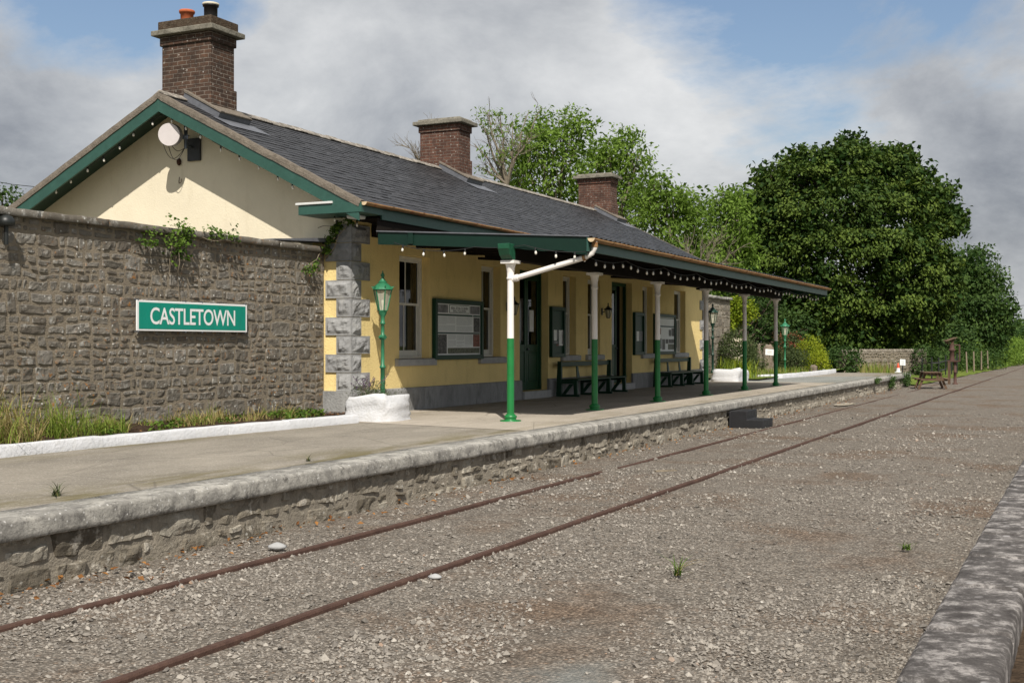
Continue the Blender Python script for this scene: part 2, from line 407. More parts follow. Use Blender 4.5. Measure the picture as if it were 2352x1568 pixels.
# ------------------------------------------------------------------ mesh builder
ORG = {}
class MB:
    def __init__(s): s.v = []; s.f = []; s.m = []; s.t = []; s.mi = 0; s.tone = .5; s.sm = []; s.smooth = False
    def vert(s, p): s.v.append(tuple(p)); s.t.append(s.tone); return len(s.v) - 1
    def face(s, idx): s.f.append(tuple(idx)); s.m.append(s.mi); s.sm.append(s.smooth)
    def poly(s, pts): s.face([s.vert(p) for p in pts])
    def box(s, x0, x1, y0, y1, z0, z1):
        a = [s.vert((x, y, z)) for z in (z0, z1) for y in (y0, y1) for x in (x0, x1)]
        for q in ((0, 2, 3, 1), (4, 5, 7, 6), (0, 1, 5, 4), (2, 6, 7, 3), (1, 3, 7, 5), (0, 4, 6, 2)): s.face([a[i] for i in q])
    def hexa(s, b, t):      # two quads -> solid
        n = len(b); ib = [s.vert(p) for p in b]; it = [s.vert(p) for p in t]
        s.face(ib[::-1]); s.face(it)
        for i in range(n): j = (i + 1) % n; s.face((ib[i], ib[j], it[j], it[i]))
    def prism(s, pts, d):
        d = Vector(d); s.hexa([Vector(p) for p in pts], [Vector(p) + d for p in pts])
    def bar(s, p0, p1, w, h, up=(0, 0, 1)):
        p0, p1 = Vector(p0), Vector(p1); d = (p1 - p0).normalized(); up = Vector(up)
        if abs(d.dot(up)) > .98: up = Vector((1, 0, 0))
        sx = d.cross(up).normalized() * w / 2; sz = sx.cross(d).normalized() * h / 2
        q = [-sx - sz, sx - sz, sx + sz, -sx + sz]
        s.hexa([p0 + k for k in q], [p1 + k for k in q])
    def tube(s, pts, r, n=10, cap=True):
        pts = [Vector(p) for p in pts]; rs = r if hasattr(r, '__len__') else [r] * len(pts)
        rings = []; old = s.smooth; s.smooth = True
        ref = Vector((.13, .21, 1)) if abs((pts[-1] - pts[0]).normalized().z) < .9 else Vector((1, .17, 0))
        for i, p in enumerate(pts):
            a = pts[max(0, i - 1)]; b = pts[min(len(pts) - 1, i + 1)]
            d = (b - a).normalized(); x = d.cross(ref).normalized(); y = d.cross(x)
            rings.append([s.vert(p + (x * math.cos(k * 2 * math.pi / n) + y * math.sin(k * 2 * math.pi / n)) * rs[i]) for k in range(n)])
        for a, b in zip(rings, rings[1:]):
            for k in range(n): j = (k + 1) % n; s.face((a[k], a[j], b[j], b[k]))
        s.smooth = old
        if cap: s.poly([s.v[k] for k in rings[0][::-1]]); s.poly([s.v[k] for k in rings[-1]])
    def lathe(s, prof, c, n=20, smooth=True, rot=0):
        rings = []; old = s.smooth; s.smooth = smooth
        for r, z in prof:
            rings.append([s.vert((c[0] + r * math.cos(rot + k * 2 * math.pi / n), c[1] + r * math.sin(rot + k * 2 * math.pi / n), c[2] + z)) for k in range(n)])
        for a, b in zip(rings, rings[1:]):
            for k in range(n): j = (k + 1) % n; s.face((a[k], a[j], b[j], b[k]))
        s.smooth = False; s.poly([s.v[k] for k in rings[0][::-1]]); s.poly([s.v[k] for k in rings[-1]]); s.smooth = old
    def build(s, name, mats, parent=None, bevel=0, seg=2, smooth=None):
        if isinstance(mats, str): mats = [mats]
        o_ = ORG.get(parent.name, Vector((0, 0, 0))) if parent else Vector((0, 0, 0))
        me = bpy.data.meshes.new(name)
        me.from_pydata([(p[0] - o_.x, p[1] - o_.y, p[2] - o_.z) for p in s.v], [], s.f)
        for k in mats: me.materials.append(MATS[k])
        me.polygons.foreach_set('material_index', s.m)
        me.polygons.foreach_set('use_smooth', s.sm if smooth is None else [smooth] * len(s.f))
        at = me.attributes.new('tone', 'FLOAT', 'POINT'); at.data.foreach_set('value', s.t)
        me.update()
        ob = bpy.data.objects.new(name, me); COL.objects.link(ob)
        if parent: ob.parent = parent
        ORG[ob.name] = o_
        if bevel:
            md = ob.modifiers.new('bevel', 'BEVEL'); md.width = bevel; md.segments = seg; md.limit_method = 'ANGLE'; md.angle_limit = R(40)
        return ob

def tag(o, label, cat, group=None, kind=None):
    if kind: o['kind'] = kind
    if label: o['label'] = label
    if cat: o['category'] = cat
    if group: o['group'] = group
    return o
def thing(name, loc, label, cat, group=None):
    o = bpy.data.objects.new(name, None); COL.objects.link(o)
    o.location = loc; o.empty_display_size = .2; ORG[o.name] = Vector(loc)
    return tag(o, label, cat, group)
def struct(o): o['kind'] = 'structure'; return o
def copy_thing(root, loc, label, rz=0):
    r = root.copy(); COL.objects.link(r); r.location = loc; r.rotation_euler = (0, 0, rz); r['label'] = label
    for ch in list(root.children):
        c = ch.copy(); COL.objects.link(c); c.parent = r
        for g in list(ch.children):
            d = g.copy(); COL.objects.link(d); d.parent = c
    return r

def np_mesh(name, verts, faces_flat, loop_start, loop_total, mats, parent=None, tone=None, midx=None, smooth=False):
    o_ = ORG.get(parent.name, Vector((0, 0, 0))) if parent else Vector((0, 0, 0))
    me = bpy.data.meshes.new(name)
    v = np.asarray(verts, dtype=np.float32).reshape(-1, 3) - np.array(o_, dtype=np.float32)
    me.vertices.add(len(v)); me.vertices.foreach_set('co', v.ravel())
    me.loops.add(len(faces_flat)); me.loops.foreach_set('vertex_index', np.asarray(faces_flat, dtype=np.int32))
    me.polygons.add(len(loop_start)); me.polygons.foreach_set('loop_start', np.asarray(loop_start, dtype=np.int32))
    if isinstance(mats, str): mats = [mats]
    for k in mats: me.materials.append(MATS[k])
    if midx is not None: me.polygons.foreach_set('material_index', np.asarray(midx, dtype=np.int32))
    me.polygons.foreach_set('use_smooth', np.full(len(loop_start), smooth))
    if tone is not None:
        at = me.attributes.new('tone', 'FLOAT', 'POINT'); at.data.foreach_set('value', np.asarray(tone, dtype=np.float32))
    me.update(calc_edges=True); me.validate()
    ob = bpy.data.objects.new(name, me); COL.objects.link(ob)
    if parent: ob.parent = parent
    ORG[ob.name] = o_
    return ob

def unit(a): return a / (np.linalg.norm(a, axis=-1, keepdims=True) + 1e-9)
def leaf_quads(c, n, size, aspect=.55, fold=.25, droop=None):
    """rhombic, slightly folded leaves: returns verts (N,4,3)"""
    N = len(c)
    n = unit(n); t = RNG.normal(size=(N, 3))
    if droop is not None: t = t * .6 + droop
    t = unit(t - n * np.sum(t * n, 1, keepdims=True)); b = np.cross(n, t)
    s = (np.asarray(size) * np.ones(N))[:, None]
    w = s * aspect
    tip = c + t * s * .55; base = c - t * s * .45
    l = c + b * w * .5 + n * w * fold; r = c - b * w * .5 + n * w * fold
    return np.stack([base, r, tip, l], 1)
def leaves_obj(name, quads, tone, mat, parent=None, midx=None):
    N = len(quads)
    return np_mesh(name, quads.reshape(-1, 3), np.arange(N * 4), np.arange(N) * 4, None, mat, parent, np.repeat(tone, 4), midx)

def rubble(mb, O, UD, ND, L, H, ch, asp=(1.0, 2.6), dep=.04, rough=.02, cell=.05, warp=.05, seed=1, tones=(0, 1), top=None, split=.25, EDG=.02, fq=7):
    """irregular coursed rubble: every stone a bulged, roughened patch standing proud of the mortar"""
    rr = random.Random(seed); O = Vector(O); UD = Vector(UD).normalized(); ND = Vector(ND).normalized(); UP = Vector((0, 0, 1))
    rects = []; z = 0
    while z < H - .03:
        h = min(rr.uniform(ch * .65, ch * 1.5), H - z)
        if H - z - h < ch * .4: h = H - z
        x = -rr.uniform(0, ch)
        while x < L:
            w = h * rr.uniform(*asp)
            if x + w > L - ch * .3: w = L - x
            x0 = max(0, x)
            if x + w - x0 > .05:
                if rr.random() < split and h > ch * .8:
                    q = h * rr.uniform(.35, .65); k = rr.uniform(.35, .65) * w
                    rects.append((x0, x + w, z, z + q))
                    if w > h * 1.3: rects += [(x0, x0 + k, z + q, z + h), (x0 + k, x + w, z + q, z + h)]
                    else: rects.append((x0, x + w, z + q, z + h))
                else: rects.append((x0, x + w, z, z + h))
            x += w
        z += h
    for (x0, x1, z0, z1) in rects:
        g = rr.uniform(.002, .009)
        x0 += g; x1 -= g; z0 += g; z1 -= g
        if x1 - x0 < .03 or z1 - z0 < .02: continue
        nx = max(3, min(12, int((x1 - x0) / cell) + 2)); nz = max(3, min(9, int((z1 - z0) / cell) + 2))
        mb.tone = rr.uniform(*tones); off = Vector((rr.uniform(-50, 50), rr.uniform(-50, 50), rr.uniform(-50, 50)))
        dd = dep * rr.uniform(.55, 1.25); tx = rr.uniform(-.4, .4) * dd; tz = rr.uniform(-.5, .5) * dd
        grid = []
        for j in range(nz + 1):
            row = []
            for i in range(nx + 1):
                a = i / nx; c = j / nz
                px = x0 + (x1 - x0) * a; pz = z0 + (z1 - z0) * c
                # rounded corners
                ex = min(a, 1 - a) * (x1 - x0); ez = min(c, 1 - c) * (z1 - z0)
                edge = min(ex, ez); e = min(1, edge / EDG); e = e * e * (3 - 2 * e) if edge > 0 else 0
                cr = max(0, .03 - math.hypot(ex, ez)) * .7
                px += cr * (1 if a < .5 else -1); pz += cr * (1 if c < .5 else -1)
                P = Vector((px, pz, seed))
                wv = mnoise.noise_vector(P * 2.6) * warp + mnoise.noise_vector(P * 9) * warp * .28
                px += wv.x; pz += wv.y * .8
                if j == 0 and z0 < .02: pz = min(pz, 0)
                d = dd * e + e * (tx * (a - .5) * 2 + tz * (c - .5) * 2)
                if e > 0: d += e * (mnoise.fractal(P * fq + off, 1.0, 2.0, 4) * rough + abs(mnoise.noise(P * fq * 2 + off)) * rough * .5)
                row.append(mb.vert(O + UD * px + UP * pz + ND * (d if e > 0 else -.02)))
            grid.append(row)
        fl = UD.cross(UP).dot(ND) < 0
        for j in range(nz):
            for i in range(nx):
                q = (grid[j][i], grid[j][i + 1], grid[j + 1][i + 1], grid[j + 1][i])
                mb.face(q[::-1] if fl else q)
    mb.tone = .5

def rockblock(mb, O, A, B, N, w, h, margin=.035, dep=.05, seed=0):
    """rock-faced ashlar face: drafted margin round a rough boss. O corner, A along, B up, N out"""
    O, A, B, N = Vector(O), Vector(A), Vector(B), Vector(N)
    nx = max(6, int(w / .03)); nz = max(6, int(h / .03)); off = Vector((seed * 3.7, seed * 1.3, seed * 7.1)); grid = []
    for j in range(nz + 1):
        row = []
        for i in range(nx + 1):
            a = w * i / nx; c = h * j / nz
            e = min(a, w - a, c, h - c) - margin
            d = 0
            if e > 0:
                k = min(1, e / .035)
                d = k * dep * (.55 + .9 * mnoise.fractal(Vector((a * 5, c * 5, 0)) + off, 1, 2, 4) + .5 * abs(mnoise.noise(Vector((a * 12, c * 12, 3)) + off)))
                d = max(0, d)
            row.append(mb.vert(O + A * a + B * c + N * d))
        grid.append(row)
    fl = A.cross(B).dot(N) < 0
    for j in range(nz):
        for i in range(nx):
            q = (grid[j][i], grid[j][i + 1], grid[j + 1][i + 1], grid[j + 1][i])
            mb.face(q[::-1] if fl else q)

def text_mb(mb, body, O, A, B, size, xs=1.0, extr=.0, align='CENTER', space=1.0):
    """lettering laid on a plane: O centre, A reading direction, B up"""
    cu = bpy.data.curves.new('lettering', 'FONT'); cu.body = body; cu.size = 1; cu.align_x = align; cu.align_y = 'CENTER'
    cu.space_character = space; cu.offset = .012; cu.resolution_u = 4
    ob = bpy.data.objects.new('lettering', cu); COL.objects.link(ob)
    dg = bpy.context.evaluated_depsgraph_get()
    me = bpy.data.meshes.new_from_object(ob.evaluated_get(dg))
    O, A, B = Vector(O), Vector(A), Vector(B)
    xs_ = [v.co.x for v in me.vertices]; ys_ = [v.co.y for v in me.vertices]
    hgt = max(ys_) - min(ys_); wid = max(xs_) - min(xs_); cxm = (max(xs_) + min(xs_)) / 2; cym = (max(ys_) + min(ys_)) / 2
    sy = size[1] / hgt; sx = size[0] / wid
    base = len(mb.v)
    for v in me.vertices: mb.vert(O + A * ((v.co.x - cxm) * sx) + B * ((v.co.y - cym) * sy))
    for p in me.polygons: mb.face([base + k for k in p.vertices])
    bpy.data.objects.remove(ob); bpy.data.curves.remove(cu); bpy.data.meshes.remove(me)

X1 = Vector((1, 0, 0)); Y1v = Vector((0, 1, 0)); Z1 = Vector((0, 0, 1))

#==PART2==
# ================================================================== SETTING: ground, track bed, platform
PE = -7.6                                     # platform edge
mb = MB()                                     # far ground to the horizon
for (x0, x1, y0, y1) in ((-500, 500, -60, 900),):
    mb.poly([(x0, y0, -.06), (x1, y0, -.06), (x1, y1, -.06), (x0, y1, -.06)])
struct(mb.build('ground', 'field'))
# gravel bed: gently uneven grid
def bed_z(x, y):
    z = .022 * mnoise.noise(Vector((x * .35, y * .25, 0))) + .012 * mnoise.noise(Vector((x * 1.3, y * 1.1, 4)))
    return z
mb = MB(); mb.smooth = True
xs = [PE - .3 + i * (7.9) / 24 for i in range(25)]; ys = [-4 + 84 * (j / 90) ** 1.35 for j in range(91)] + [90, 110, 140, 180]
g = [[mb.vert((x if y < 59.2 else x, y, bed_z(x, y))) for x in xs] for y in ys]
for j in range(len(ys) - 1):
    for i in range(24): mb.face((g[j][i], g[j][i + 1], g[j + 1][i + 1], g[j + 1][i]))
struct(mb.build('track_bed', 'gravel'))

# pebbles: real stones strewn over the visible bed
N = 95000
zc = 6.6 * (34 / 6.6) ** (RNG.random(N) ** 1.0)
px = RNG.uniform(-20, 2372, N); xc = (px - CX) / F * zc
gx = xc * CA - zc * SA; gy = xc * SA + zc * CA
pt2 = np.array([mnoise.fractal(Vector((x * .55, y * .3, 21)), 1, 2, 3) for x, y in zip(gx, gy)])
keep = (gx > -7.85) & (gx < -.68) & (RNG.random(N) < .62 + 1.1 * pt2)
pt2 = pt2[keep]
gx, gy, zc = gx[keep], gy[keep], zc[keep]; N = len(gx)
sz = np.clip(RNG.lognormal(-4.6, .45, N), .005, .034) * (.85 + zc / 60)
patch = np.array([mnoise.noise(Vector((x * .5, y * .4, 9))) for x, y in zip(gx, gy)])
sz *= 1 + .25 * patch
ang = RNG.uniform(0, 6.283, N)
base = np.array([[1, 0, 0], [-1, 0, 0], [0, 1, 0], [0, -1, 0], [0, 0, 1], [0, 0, -1], [.62, .6, .45], [-.6, -.62, .4]])
fc = np.array([[6, 4, 0], [6, 2, 4], [6, 0, 2], [4, 2, 1], [7, 4, 1], [7, 3, 4], [7, 1, 3], [4, 3, 0], [5, 2, 0], [5, 1, 2], [5, 3, 1], [5, 0, 3]])
V = base[None] * (1 + RNG.uniform(-.3, .3, (N, 8, 3)))
V[:, :, 1] *= RNG.uniform(.55, .95, (N, 1)); V[:, :, 2] *= RNG.uniform(.5, .95, (N, 1))
V *= sz[:, None, None]
c_, s_ = np.cos(ang)[:, None], np.sin(ang)[:, None]
tl = RNG.normal(0, .25, (N, 1))
vx = V[:, :, 0] * c_ - V[:, :, 1] * s_; vy = V[:, :, 0] * s_ + V[:, :, 1] * c_; vz = V[:, :, 2] + tl * V[:, :, 0]
gz = np.array([bed_z(x, y) for x, y in zip(gx, gy)])
VV = np.stack([vx + gx[:, None], vy + gy[:, None], vz + (gz + sz * .18)[:, None]], 2)
ff = (fc[None] + (np.arange(N) * 8)[:, None, None]).reshape(-1)
tn = np.repeat(np.clip(RNG.beta(1.9, 2.3, N) * .95 + .22 * patch + (RNG.random(N) > .975) * .2, 0, 1), 8)
o = np_mesh('gravel', VV.reshape(-1, 3), ff, np.arange(N * 12) * 3, None, 'pebble', None, tn)
tag(o, 'loose grey pebbles strewn over the old track bed', 'gravel', None, 'stuff')

# platform paving
mb = MB()
YE = 59.0
mb.box(-30, PE - .46, -6, YE, -.05, PZ - .004)
struct(mb.build('platform_surface', 'tarmac'))
mb = MB(); mb.poly([(-12.8, 18.0, PZ + .001), (PE - .47, 17.2, PZ + .001), (PE - .47, 43.2, PZ + .001), (-12.8, 43.2, PZ + .001)])
struct(mb.build('platform_paving', 'concrete'))
mb = MB(); mb.poly([(-13.0, 43.23, PZ + .002), (PE - .47, 43.23, PZ + .002), (PE - .47, 52.5, PZ + .002), (-11.0, 50.5, PZ + .002), (-12.5, 45.5, PZ + .002)])
struct(mb.build('grit_path', 'blue_grit'))
# platform retaining wall with coping stones
pw = thing('platform_wall', (PE - .2, 5, 0), 'long rough limestone wall holding up the station platform beside the rails', 'retaining wall')
mb = MB(); mb.mi = 0
rubble(mb, (PE - .1, 4, -.05), Y1v, X1, 22, .50, .26, (.8, 2.4), .025, .035, .04, .06, 3, (.1, 1), None, .4, .016, 4.5)
rubble(mb, (PE - .095, 26, -.05), Y1v, X1, 33, .50, .28, (.8, 2.2), .025, .025, .09, .05, 4, (.4, 1))
mb.build('stonework', 'platform_stone', pw)
mb = MB(); mb.box(PE - .45, PE - .085, -4, YE, -.1, PZ - .17); mb.build('mortar', 'mortar_dark', pw)
mb = MB(); y = -3.0; k = 0
prof = [(-.46, -.0), (-.25, .0), (-.055, .0), (-.024, -.005), (-.006, -.018), (0, -.038), (.0, -.13), (-.004, -.168), (-.018, -.178), (-.46, -.178)]
while y < YE:
    L = U(1.0, 1.7); L = min(L, YE - y); n = max(2, int(L / .12)); mb.tone = U(.2, .8); dz = U(-.002, .002); dx = U(-.004, .004)
    rings = []
    for i in range(n + 1):
        yy = y + .001 + (L - .002) * i / n; e = .003 if i in (0, n) else 0
        r_ = []
        for (a, b) in prof:
            nz = mnoise.fractal(Vector((a * 6, yy * 3.5, b * 6 + 3)), 1, 2, 5) * .009
            r_.append(mb.vert((PE + a + dx + (nz - e if a > -.4 else 0), yy, PZ + b + dz + (nz * .5 - e * .5 if b > -.1 else nz * .4) + (.002 if b == 0 else 0))))
        rings.append(r_)
    mb.smooth = True
    for a, b in zip(rings, rings[1:]):
        for q in range(len(prof)): w = (q + 1) % len(prof); mb.face((a[q], a[w], b[w], b[q]))
    mb.smooth = False
    mb.poly([mb.v[q] for q in rings[0]]); mb.poly([mb.v[q] for q in rings[-1][::-1]]); y += L; k += 1
mb.tone = .5
mb.build('coping', 'coping_stone', pw)

# opposite platform edge in the foreground
ow = thing('platform_edge', (-.53, 3, 0), 'dark lichened coping of the opposite platform in the near right corner', 'platform edge')
mb = MB(); mb.smooth = True
rings = []; prof2 = [(-.395, -.16), (-.40, -.05), (-.392, -.018), (-.37, -.002), (-.2, .002), (-.03, 0), (-.008, -.012), (0, -.04), (0, -.18)]
yy = -2.0
jn = -2.0
while yy < 40:
    r_ = []; jn += .09; dj = 0
    if jn > 1.45: jn = U(-.2, .2); dj = -.018
    for (a, b) in prof2:
        nz = mnoise.fractal(Vector((a * 5, yy * 2.4, b * 5 + 9)), 1, 2, 5) * .009
        r_.append(mb.vert((-.333 + a + nz + (dj if a > -.1 else -dj if a < -.3 else 0), yy, PZ + b + nz * .6 + dj)))
    rings.append(r_); yy += .02 if dj else .07
for a, b in zip(rings, rings[1:]):
    for q in range(len(prof2) - 1): mb.face((a[q + 1], a[q], b[q], b[q + 1]))
mb.build('coping', 'dark_coping_stone', ow)
mb = MB(); rubble(mb, (-.66, -2, -.05), Y1v, (-1, 0, 0), 42, .49, .24, (1, 2.2), .04, .03, .12, .04, 17); mb.build('stonework', 'platform_stone', ow)
mb = MB(); mb.box(-.64, -.36, -2, 40, -.1, PZ - .1); mb.build('mortar', 'mortar_dark', ow)
mb = MB(); mb.smooth = True
gx_ = [-.40 + i * .11 for i in range(30)]; gy_ = [-3 + j * .3 for j in range(150)]
gg = [[mb.vert((x, y, PZ - .17 + .03 * mnoise.noise(Vector((x * 3, y * 3, 1))) + .05 * (x + .4) * .3)) for x in gx_] for y in gy_]
for j in range(149):
    for i in range(29): mb.face((gg[j][i], gg[j][i + 1], gg[j + 1][i + 1], gg[j + 1][i]))
struct(mb.build('opposite_platform', 'brown_earth'))

# rails
def rail(x, y0, y1, z, label, wav=.012, seed=0):
    mb = MB(); n = int((y1 - y0) / .35); prof = [(-.031, -.1), (-.031, -.014), (-.023, 0), (.023, 0), (.031, -.014), (.031, -.1)]; rings = []
    for i in range(n + 1):
        y = y0 + (y1 - y0) * i / n
        dx = wav * mnoise.noise(Vector((seed, y * .18, 0))); dz = .35 * wav * mnoise.noise(Vector((seed + 5, y * .3, 0)))
        sink = -.004 * max(0, y - 30) * .1
        rings.append([mb.vert((x + dx + a + .003 * mnoise.noise(Vector((y * 3, a * 9, seed))), y, z + b + dz + sink + .004 * mnoise.noise(Vector((y * 4, b, seed + 2))))) for a, b in prof])
    for a, b in zip(rings, rings[1:]):
        for q in range(5): mb.face((a[q + 1], a[q], b[q], b[q + 1]))
    mb.face(rings[0]); mb.face(rings[-1][::-1])
    return tag(mb.build('rail', 'rail_rust'), label, 'rail', 'rusty rails sunk in the gravel')
rail(-5.05, -2, 118, .042, 'long unbroken rusty rail farther from the platform', seed=1)
rail(-6.70, -2, 17.0, .034, 'rusty rail close to the platform wall, ending at a gap in the gravel', seed=4)
rail(-6.70, 17.75, 62, .021, 'thin half buried rail running past the black steps to the picnic table', seed=8)

# flower bed in front of the wall
WX = -13.3
mb = MB(); mb.smooth = True
gx_ = [-13.32 + i * .13 for i in range(12)]; gy_ = [4 + j * .2 for j in range(73)]
gg = [[mb.vert((min(x, -11.86), y, PZ + .09 + .05 * mnoise.noise(Vector((x * 2, y * 2, 1))) + .05 * (-11.9 - x) / 1.4)) for x in gx_] for y in gy_]
for j in range(72):
    for i in range(11): mb.face((gg[j][i], gg[j][i + 1], gg[j + 1][i + 1], gg[j + 1][i]))
struct(mb.build('flower_bed', 'soil'))

# whitewashed kerb stones
def kerb_row(pts, label_fn, group, hgt=.15, wid=.16, lens=(1.6, 2.3), seed=0):
    rr = random.Random(seed); i = 0
    for (p, q) in zip(pts, pts[1:]):
        p, q = Vector(p), Vector(q); d = (q - p); L = d.length; d.normalize(); s = 0
        nrm = Vector((d.y, -d.x, 0))
        while s < L - .05:
            l = min(rr.uniform(*lens), L - s)
            if L - s - l < .5: l = L - s
            mb = MB(); mb.smooth = True; n = max(3, int(l / .1)); dz = rr.uniform(-.012, .012); dx = rr.uniform(-.012, .012); tw = rr.uniform(-.01, .01)
            prof = [(-wid / 2, -.03), (-wid / 2, hgt - .02), (-wid / 2 + .02, hgt), (wid / 2 - .02, hgt), (wid / 2, hgt - .02), (wid / 2, -.03)]
            rings = []
            for k in range(n + 1):
                a = s + .002 + (l - .004) * k / n; r_ = []
                for (u_, v_) in prof:
                    c = p + d * a; nz = mnoise.fractal(Vector((a * 2.2, u_ * 6 + seed, v_ * 6 + i)), 1, 2, 3) * .012
                    c = c + nrm * (u_ + dx + nz); c.z += v_ + dz + (nz + tw * (k / n) if v_ > 0 else 0); r_.append(mb.vert(c))
                rings.append(r_)
            for a, b in zip(rings, rings[1:]):
                for t in range(5): mb.face((a[t], a[t + 1], b[t + 1], b[t]))
            mb.smooth = False
            mb.poly([mb.v[q_] for q_ in rings[0]]); mb.poly([mb.v[q_] for q_ in rings[-1][::-1]])
            o = mb.build('kerb_stone', 'limewash', None)
            tag(o, label_fn(i), 'kerb', group); s += l; i += 1
kl = ['whitewashed kerb stone at the left edge of the picture below tall grass', 'long whitewashed kerb stone below the left half of the green name sign',
      'short whitewashed kerb stone below the right end of the green name sign', 'whitewashed kerb stone running up to the white boulder planter',
      'whitewashed kerb stone one before the end at the white boulder', 'whitewashed kerb stone ending at the white boulder planter', 'short white kerb stone touching the boulder planter']
kerb_row([(-11.93, 10.15, PZ), (-11.93, 12.03, PZ), (-11.86, 14.55, PZ), (-11.74, 15.9, PZ), (-11.62, 17.75, PZ)],
         lambda i: kl[min(i, 6)], 'white kerb stones round the grassy bed', .145, .18, (3, 3.2), 3)

# ================================================================== STATION BUILDING
BX = -12.72; Y0 = 19.3; Y2 = 42.6; RX = -16.8; BBX = -20.88
EX = -12.01; EZ = 4.59; RZ = 7.0; RY0 = 18.55; RY1 = 43.35
SL = (RZ - EZ) / (EX - RX)                    # roof pitch
def roof_z(x): return RZ - SL * abs(x - RX)
sb = thing('station_building', (RX, 31, PZ), 'long single storey yellow station house with slate roof and three brick chimneys', 'station building')

def Yw(x): return Yat(x, BX)
WIN = [(Yw(917), Yw(987)), (24.75, 25.75), (29.52, 30.43), (31.28, 32.22), (35.85, 36.82), (39.05, 40.3)]
WZ0, WZ1 = 1.66, 3.80
DOR = [(26.82, 28.55), (33.16, 34.9)]; DZ0 = .78; DZ1 = 3.82
REV = .19
# front wall with reveals
ops = sorted([(a, b, WZ0, WZ1) for a, b in WIN] + [(a, b, DZ0, DZ1) for a, b in DOR])
mb = MB(); ZB, ZT = .5, 4.5
def fq(x, ya, yb, za, zb, flip=False):
    q = [(x, ya, za), (x, yb, za), (x, yb, zb), (x, ya, zb)]
    mb.poly(q if not flip else q[::-1])
prev = Y0
for (a, b, z0, z1) in ops:
    fq(BX, prev, a, ZB, ZT); fq(BX, a, b, ZB, z0); fq(BX, a, b, z1, ZT)
    xi = BX - REV - .22
    mb.poly([(BX, a, z0), (BX, a, z1), (xi, a, z1), (xi, a, z0)]); mb.poly([(BX, b, z0), (xi, b, z0), (xi, b, z1), (BX, b, z1)])
    mb.poly([(BX, a, z1), (BX, b, z1), (xi, b, z1), (xi, a, z1)]); mb.poly([(BX, a, z0), (xi, a, z0), (xi, b, z0), (BX, b, z0)])
    prev = b
fq(BX, prev, Y2, ZB, ZT)
# yellow strip of the gable by the corner
mb.poly([(WX - .3, Y0 - .002, ZB), (BX, Y0 - .002, ZB), (BX, Y0 - .002, 4.0), (WX - .3, Y0 - .002, 4.0)])
mb.build('front_wall', 'yellow_render', sb)
for (y, s) in ((Y0, 1), (Y2, -1)):
    mb = MB()
    pts = [(BBX, y, ZB), (BX, y, ZB), (BX, y, roof_z(BX) - .08), (RX, y, RZ - .1), (BBX, y, roof_z(BBX) - .08)]
    mb.poly(pts if s > 0 else pts[::-1])
    mb.build('gable_wall', 'cream_render', sb)
mb = MB(); mb.poly([(BBX, Y0, ZB), (BBX, Y0, ZT), (BBX, Y2, ZT), (BBX, Y2, ZB)]); mb.build('rear_wall', 'cream_render', sb)
# rooms behind the openings
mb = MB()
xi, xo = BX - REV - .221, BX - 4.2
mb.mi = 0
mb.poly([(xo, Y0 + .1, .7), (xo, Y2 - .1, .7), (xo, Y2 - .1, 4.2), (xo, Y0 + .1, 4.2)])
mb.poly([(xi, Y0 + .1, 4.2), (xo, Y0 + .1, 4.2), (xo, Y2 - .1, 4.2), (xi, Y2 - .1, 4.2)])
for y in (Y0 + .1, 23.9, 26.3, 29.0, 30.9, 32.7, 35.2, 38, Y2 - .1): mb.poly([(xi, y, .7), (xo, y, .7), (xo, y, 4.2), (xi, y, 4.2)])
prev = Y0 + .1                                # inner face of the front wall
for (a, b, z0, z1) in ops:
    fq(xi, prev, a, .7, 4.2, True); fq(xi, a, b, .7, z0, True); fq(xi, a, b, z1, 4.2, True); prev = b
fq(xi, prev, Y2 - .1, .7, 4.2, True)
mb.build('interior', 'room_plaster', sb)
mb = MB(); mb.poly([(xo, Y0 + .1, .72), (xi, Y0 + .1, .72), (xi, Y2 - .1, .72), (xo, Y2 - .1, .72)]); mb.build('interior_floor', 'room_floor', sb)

# plinth
PT = 1.06
segs = [(Y0 - .07, 22.0), (22.01, 24.4), (24.41, DOR[0][0] + .04), (DOR[0][1] - .04, 30.3), (30.31, DOR[1][0] + .04), (DOR[1][1] - .04, 37.4), (37.41, 40.2), (40.21, Y2 + .07)]
for i, (a, b) in enumerate(segs):
    if i in (0, 3, 5): mb = MB()
    n = max(3, int((b - a) / .1)); grid = []
    prof = [(.0, .45), (.062, .46), (.066, .62), (.068, .82), (.066, 1.0), (.056, 1.045), (.03, PT), (0, PT)]
    for k in range(n + 1):
        y = a + (b - a) * k / n; e = .012 if k in (0, n) else 0
        grid.append([mb.vert((BX + u_ - e + (mnoise.fractal(Vector((y * 3, z * 4, i)), 1, 2, 4) * .016 if .05 < u_ else 0), y, z + .004)) for u_, z in prof])
    for p, q in zip(grid, grid[1:]):
        for k in range(7): mb.face((p[k], q[k], q[k + 1], p[k + 1]))
    mb.poly([mb.v[k] for k in grid[0]]); mb.poly([mb.v[k] for k in grid[-1]][::-1])
    if i == 0: mb.box(BX - .62, BX + .06, Y0 - .06, Y0 - .004, .45, PT)
    if i in (2, 4, 7): mb.build('plinth', 'plinth_stone', sb)
for (a, b) in DOR:
    mb = MB(); mb.box(BX - .2, BX + .12, a + .045, b - .045, .5, DZ0 - .002); mb.build('doorstep', 'sill_stone', sb, .01)

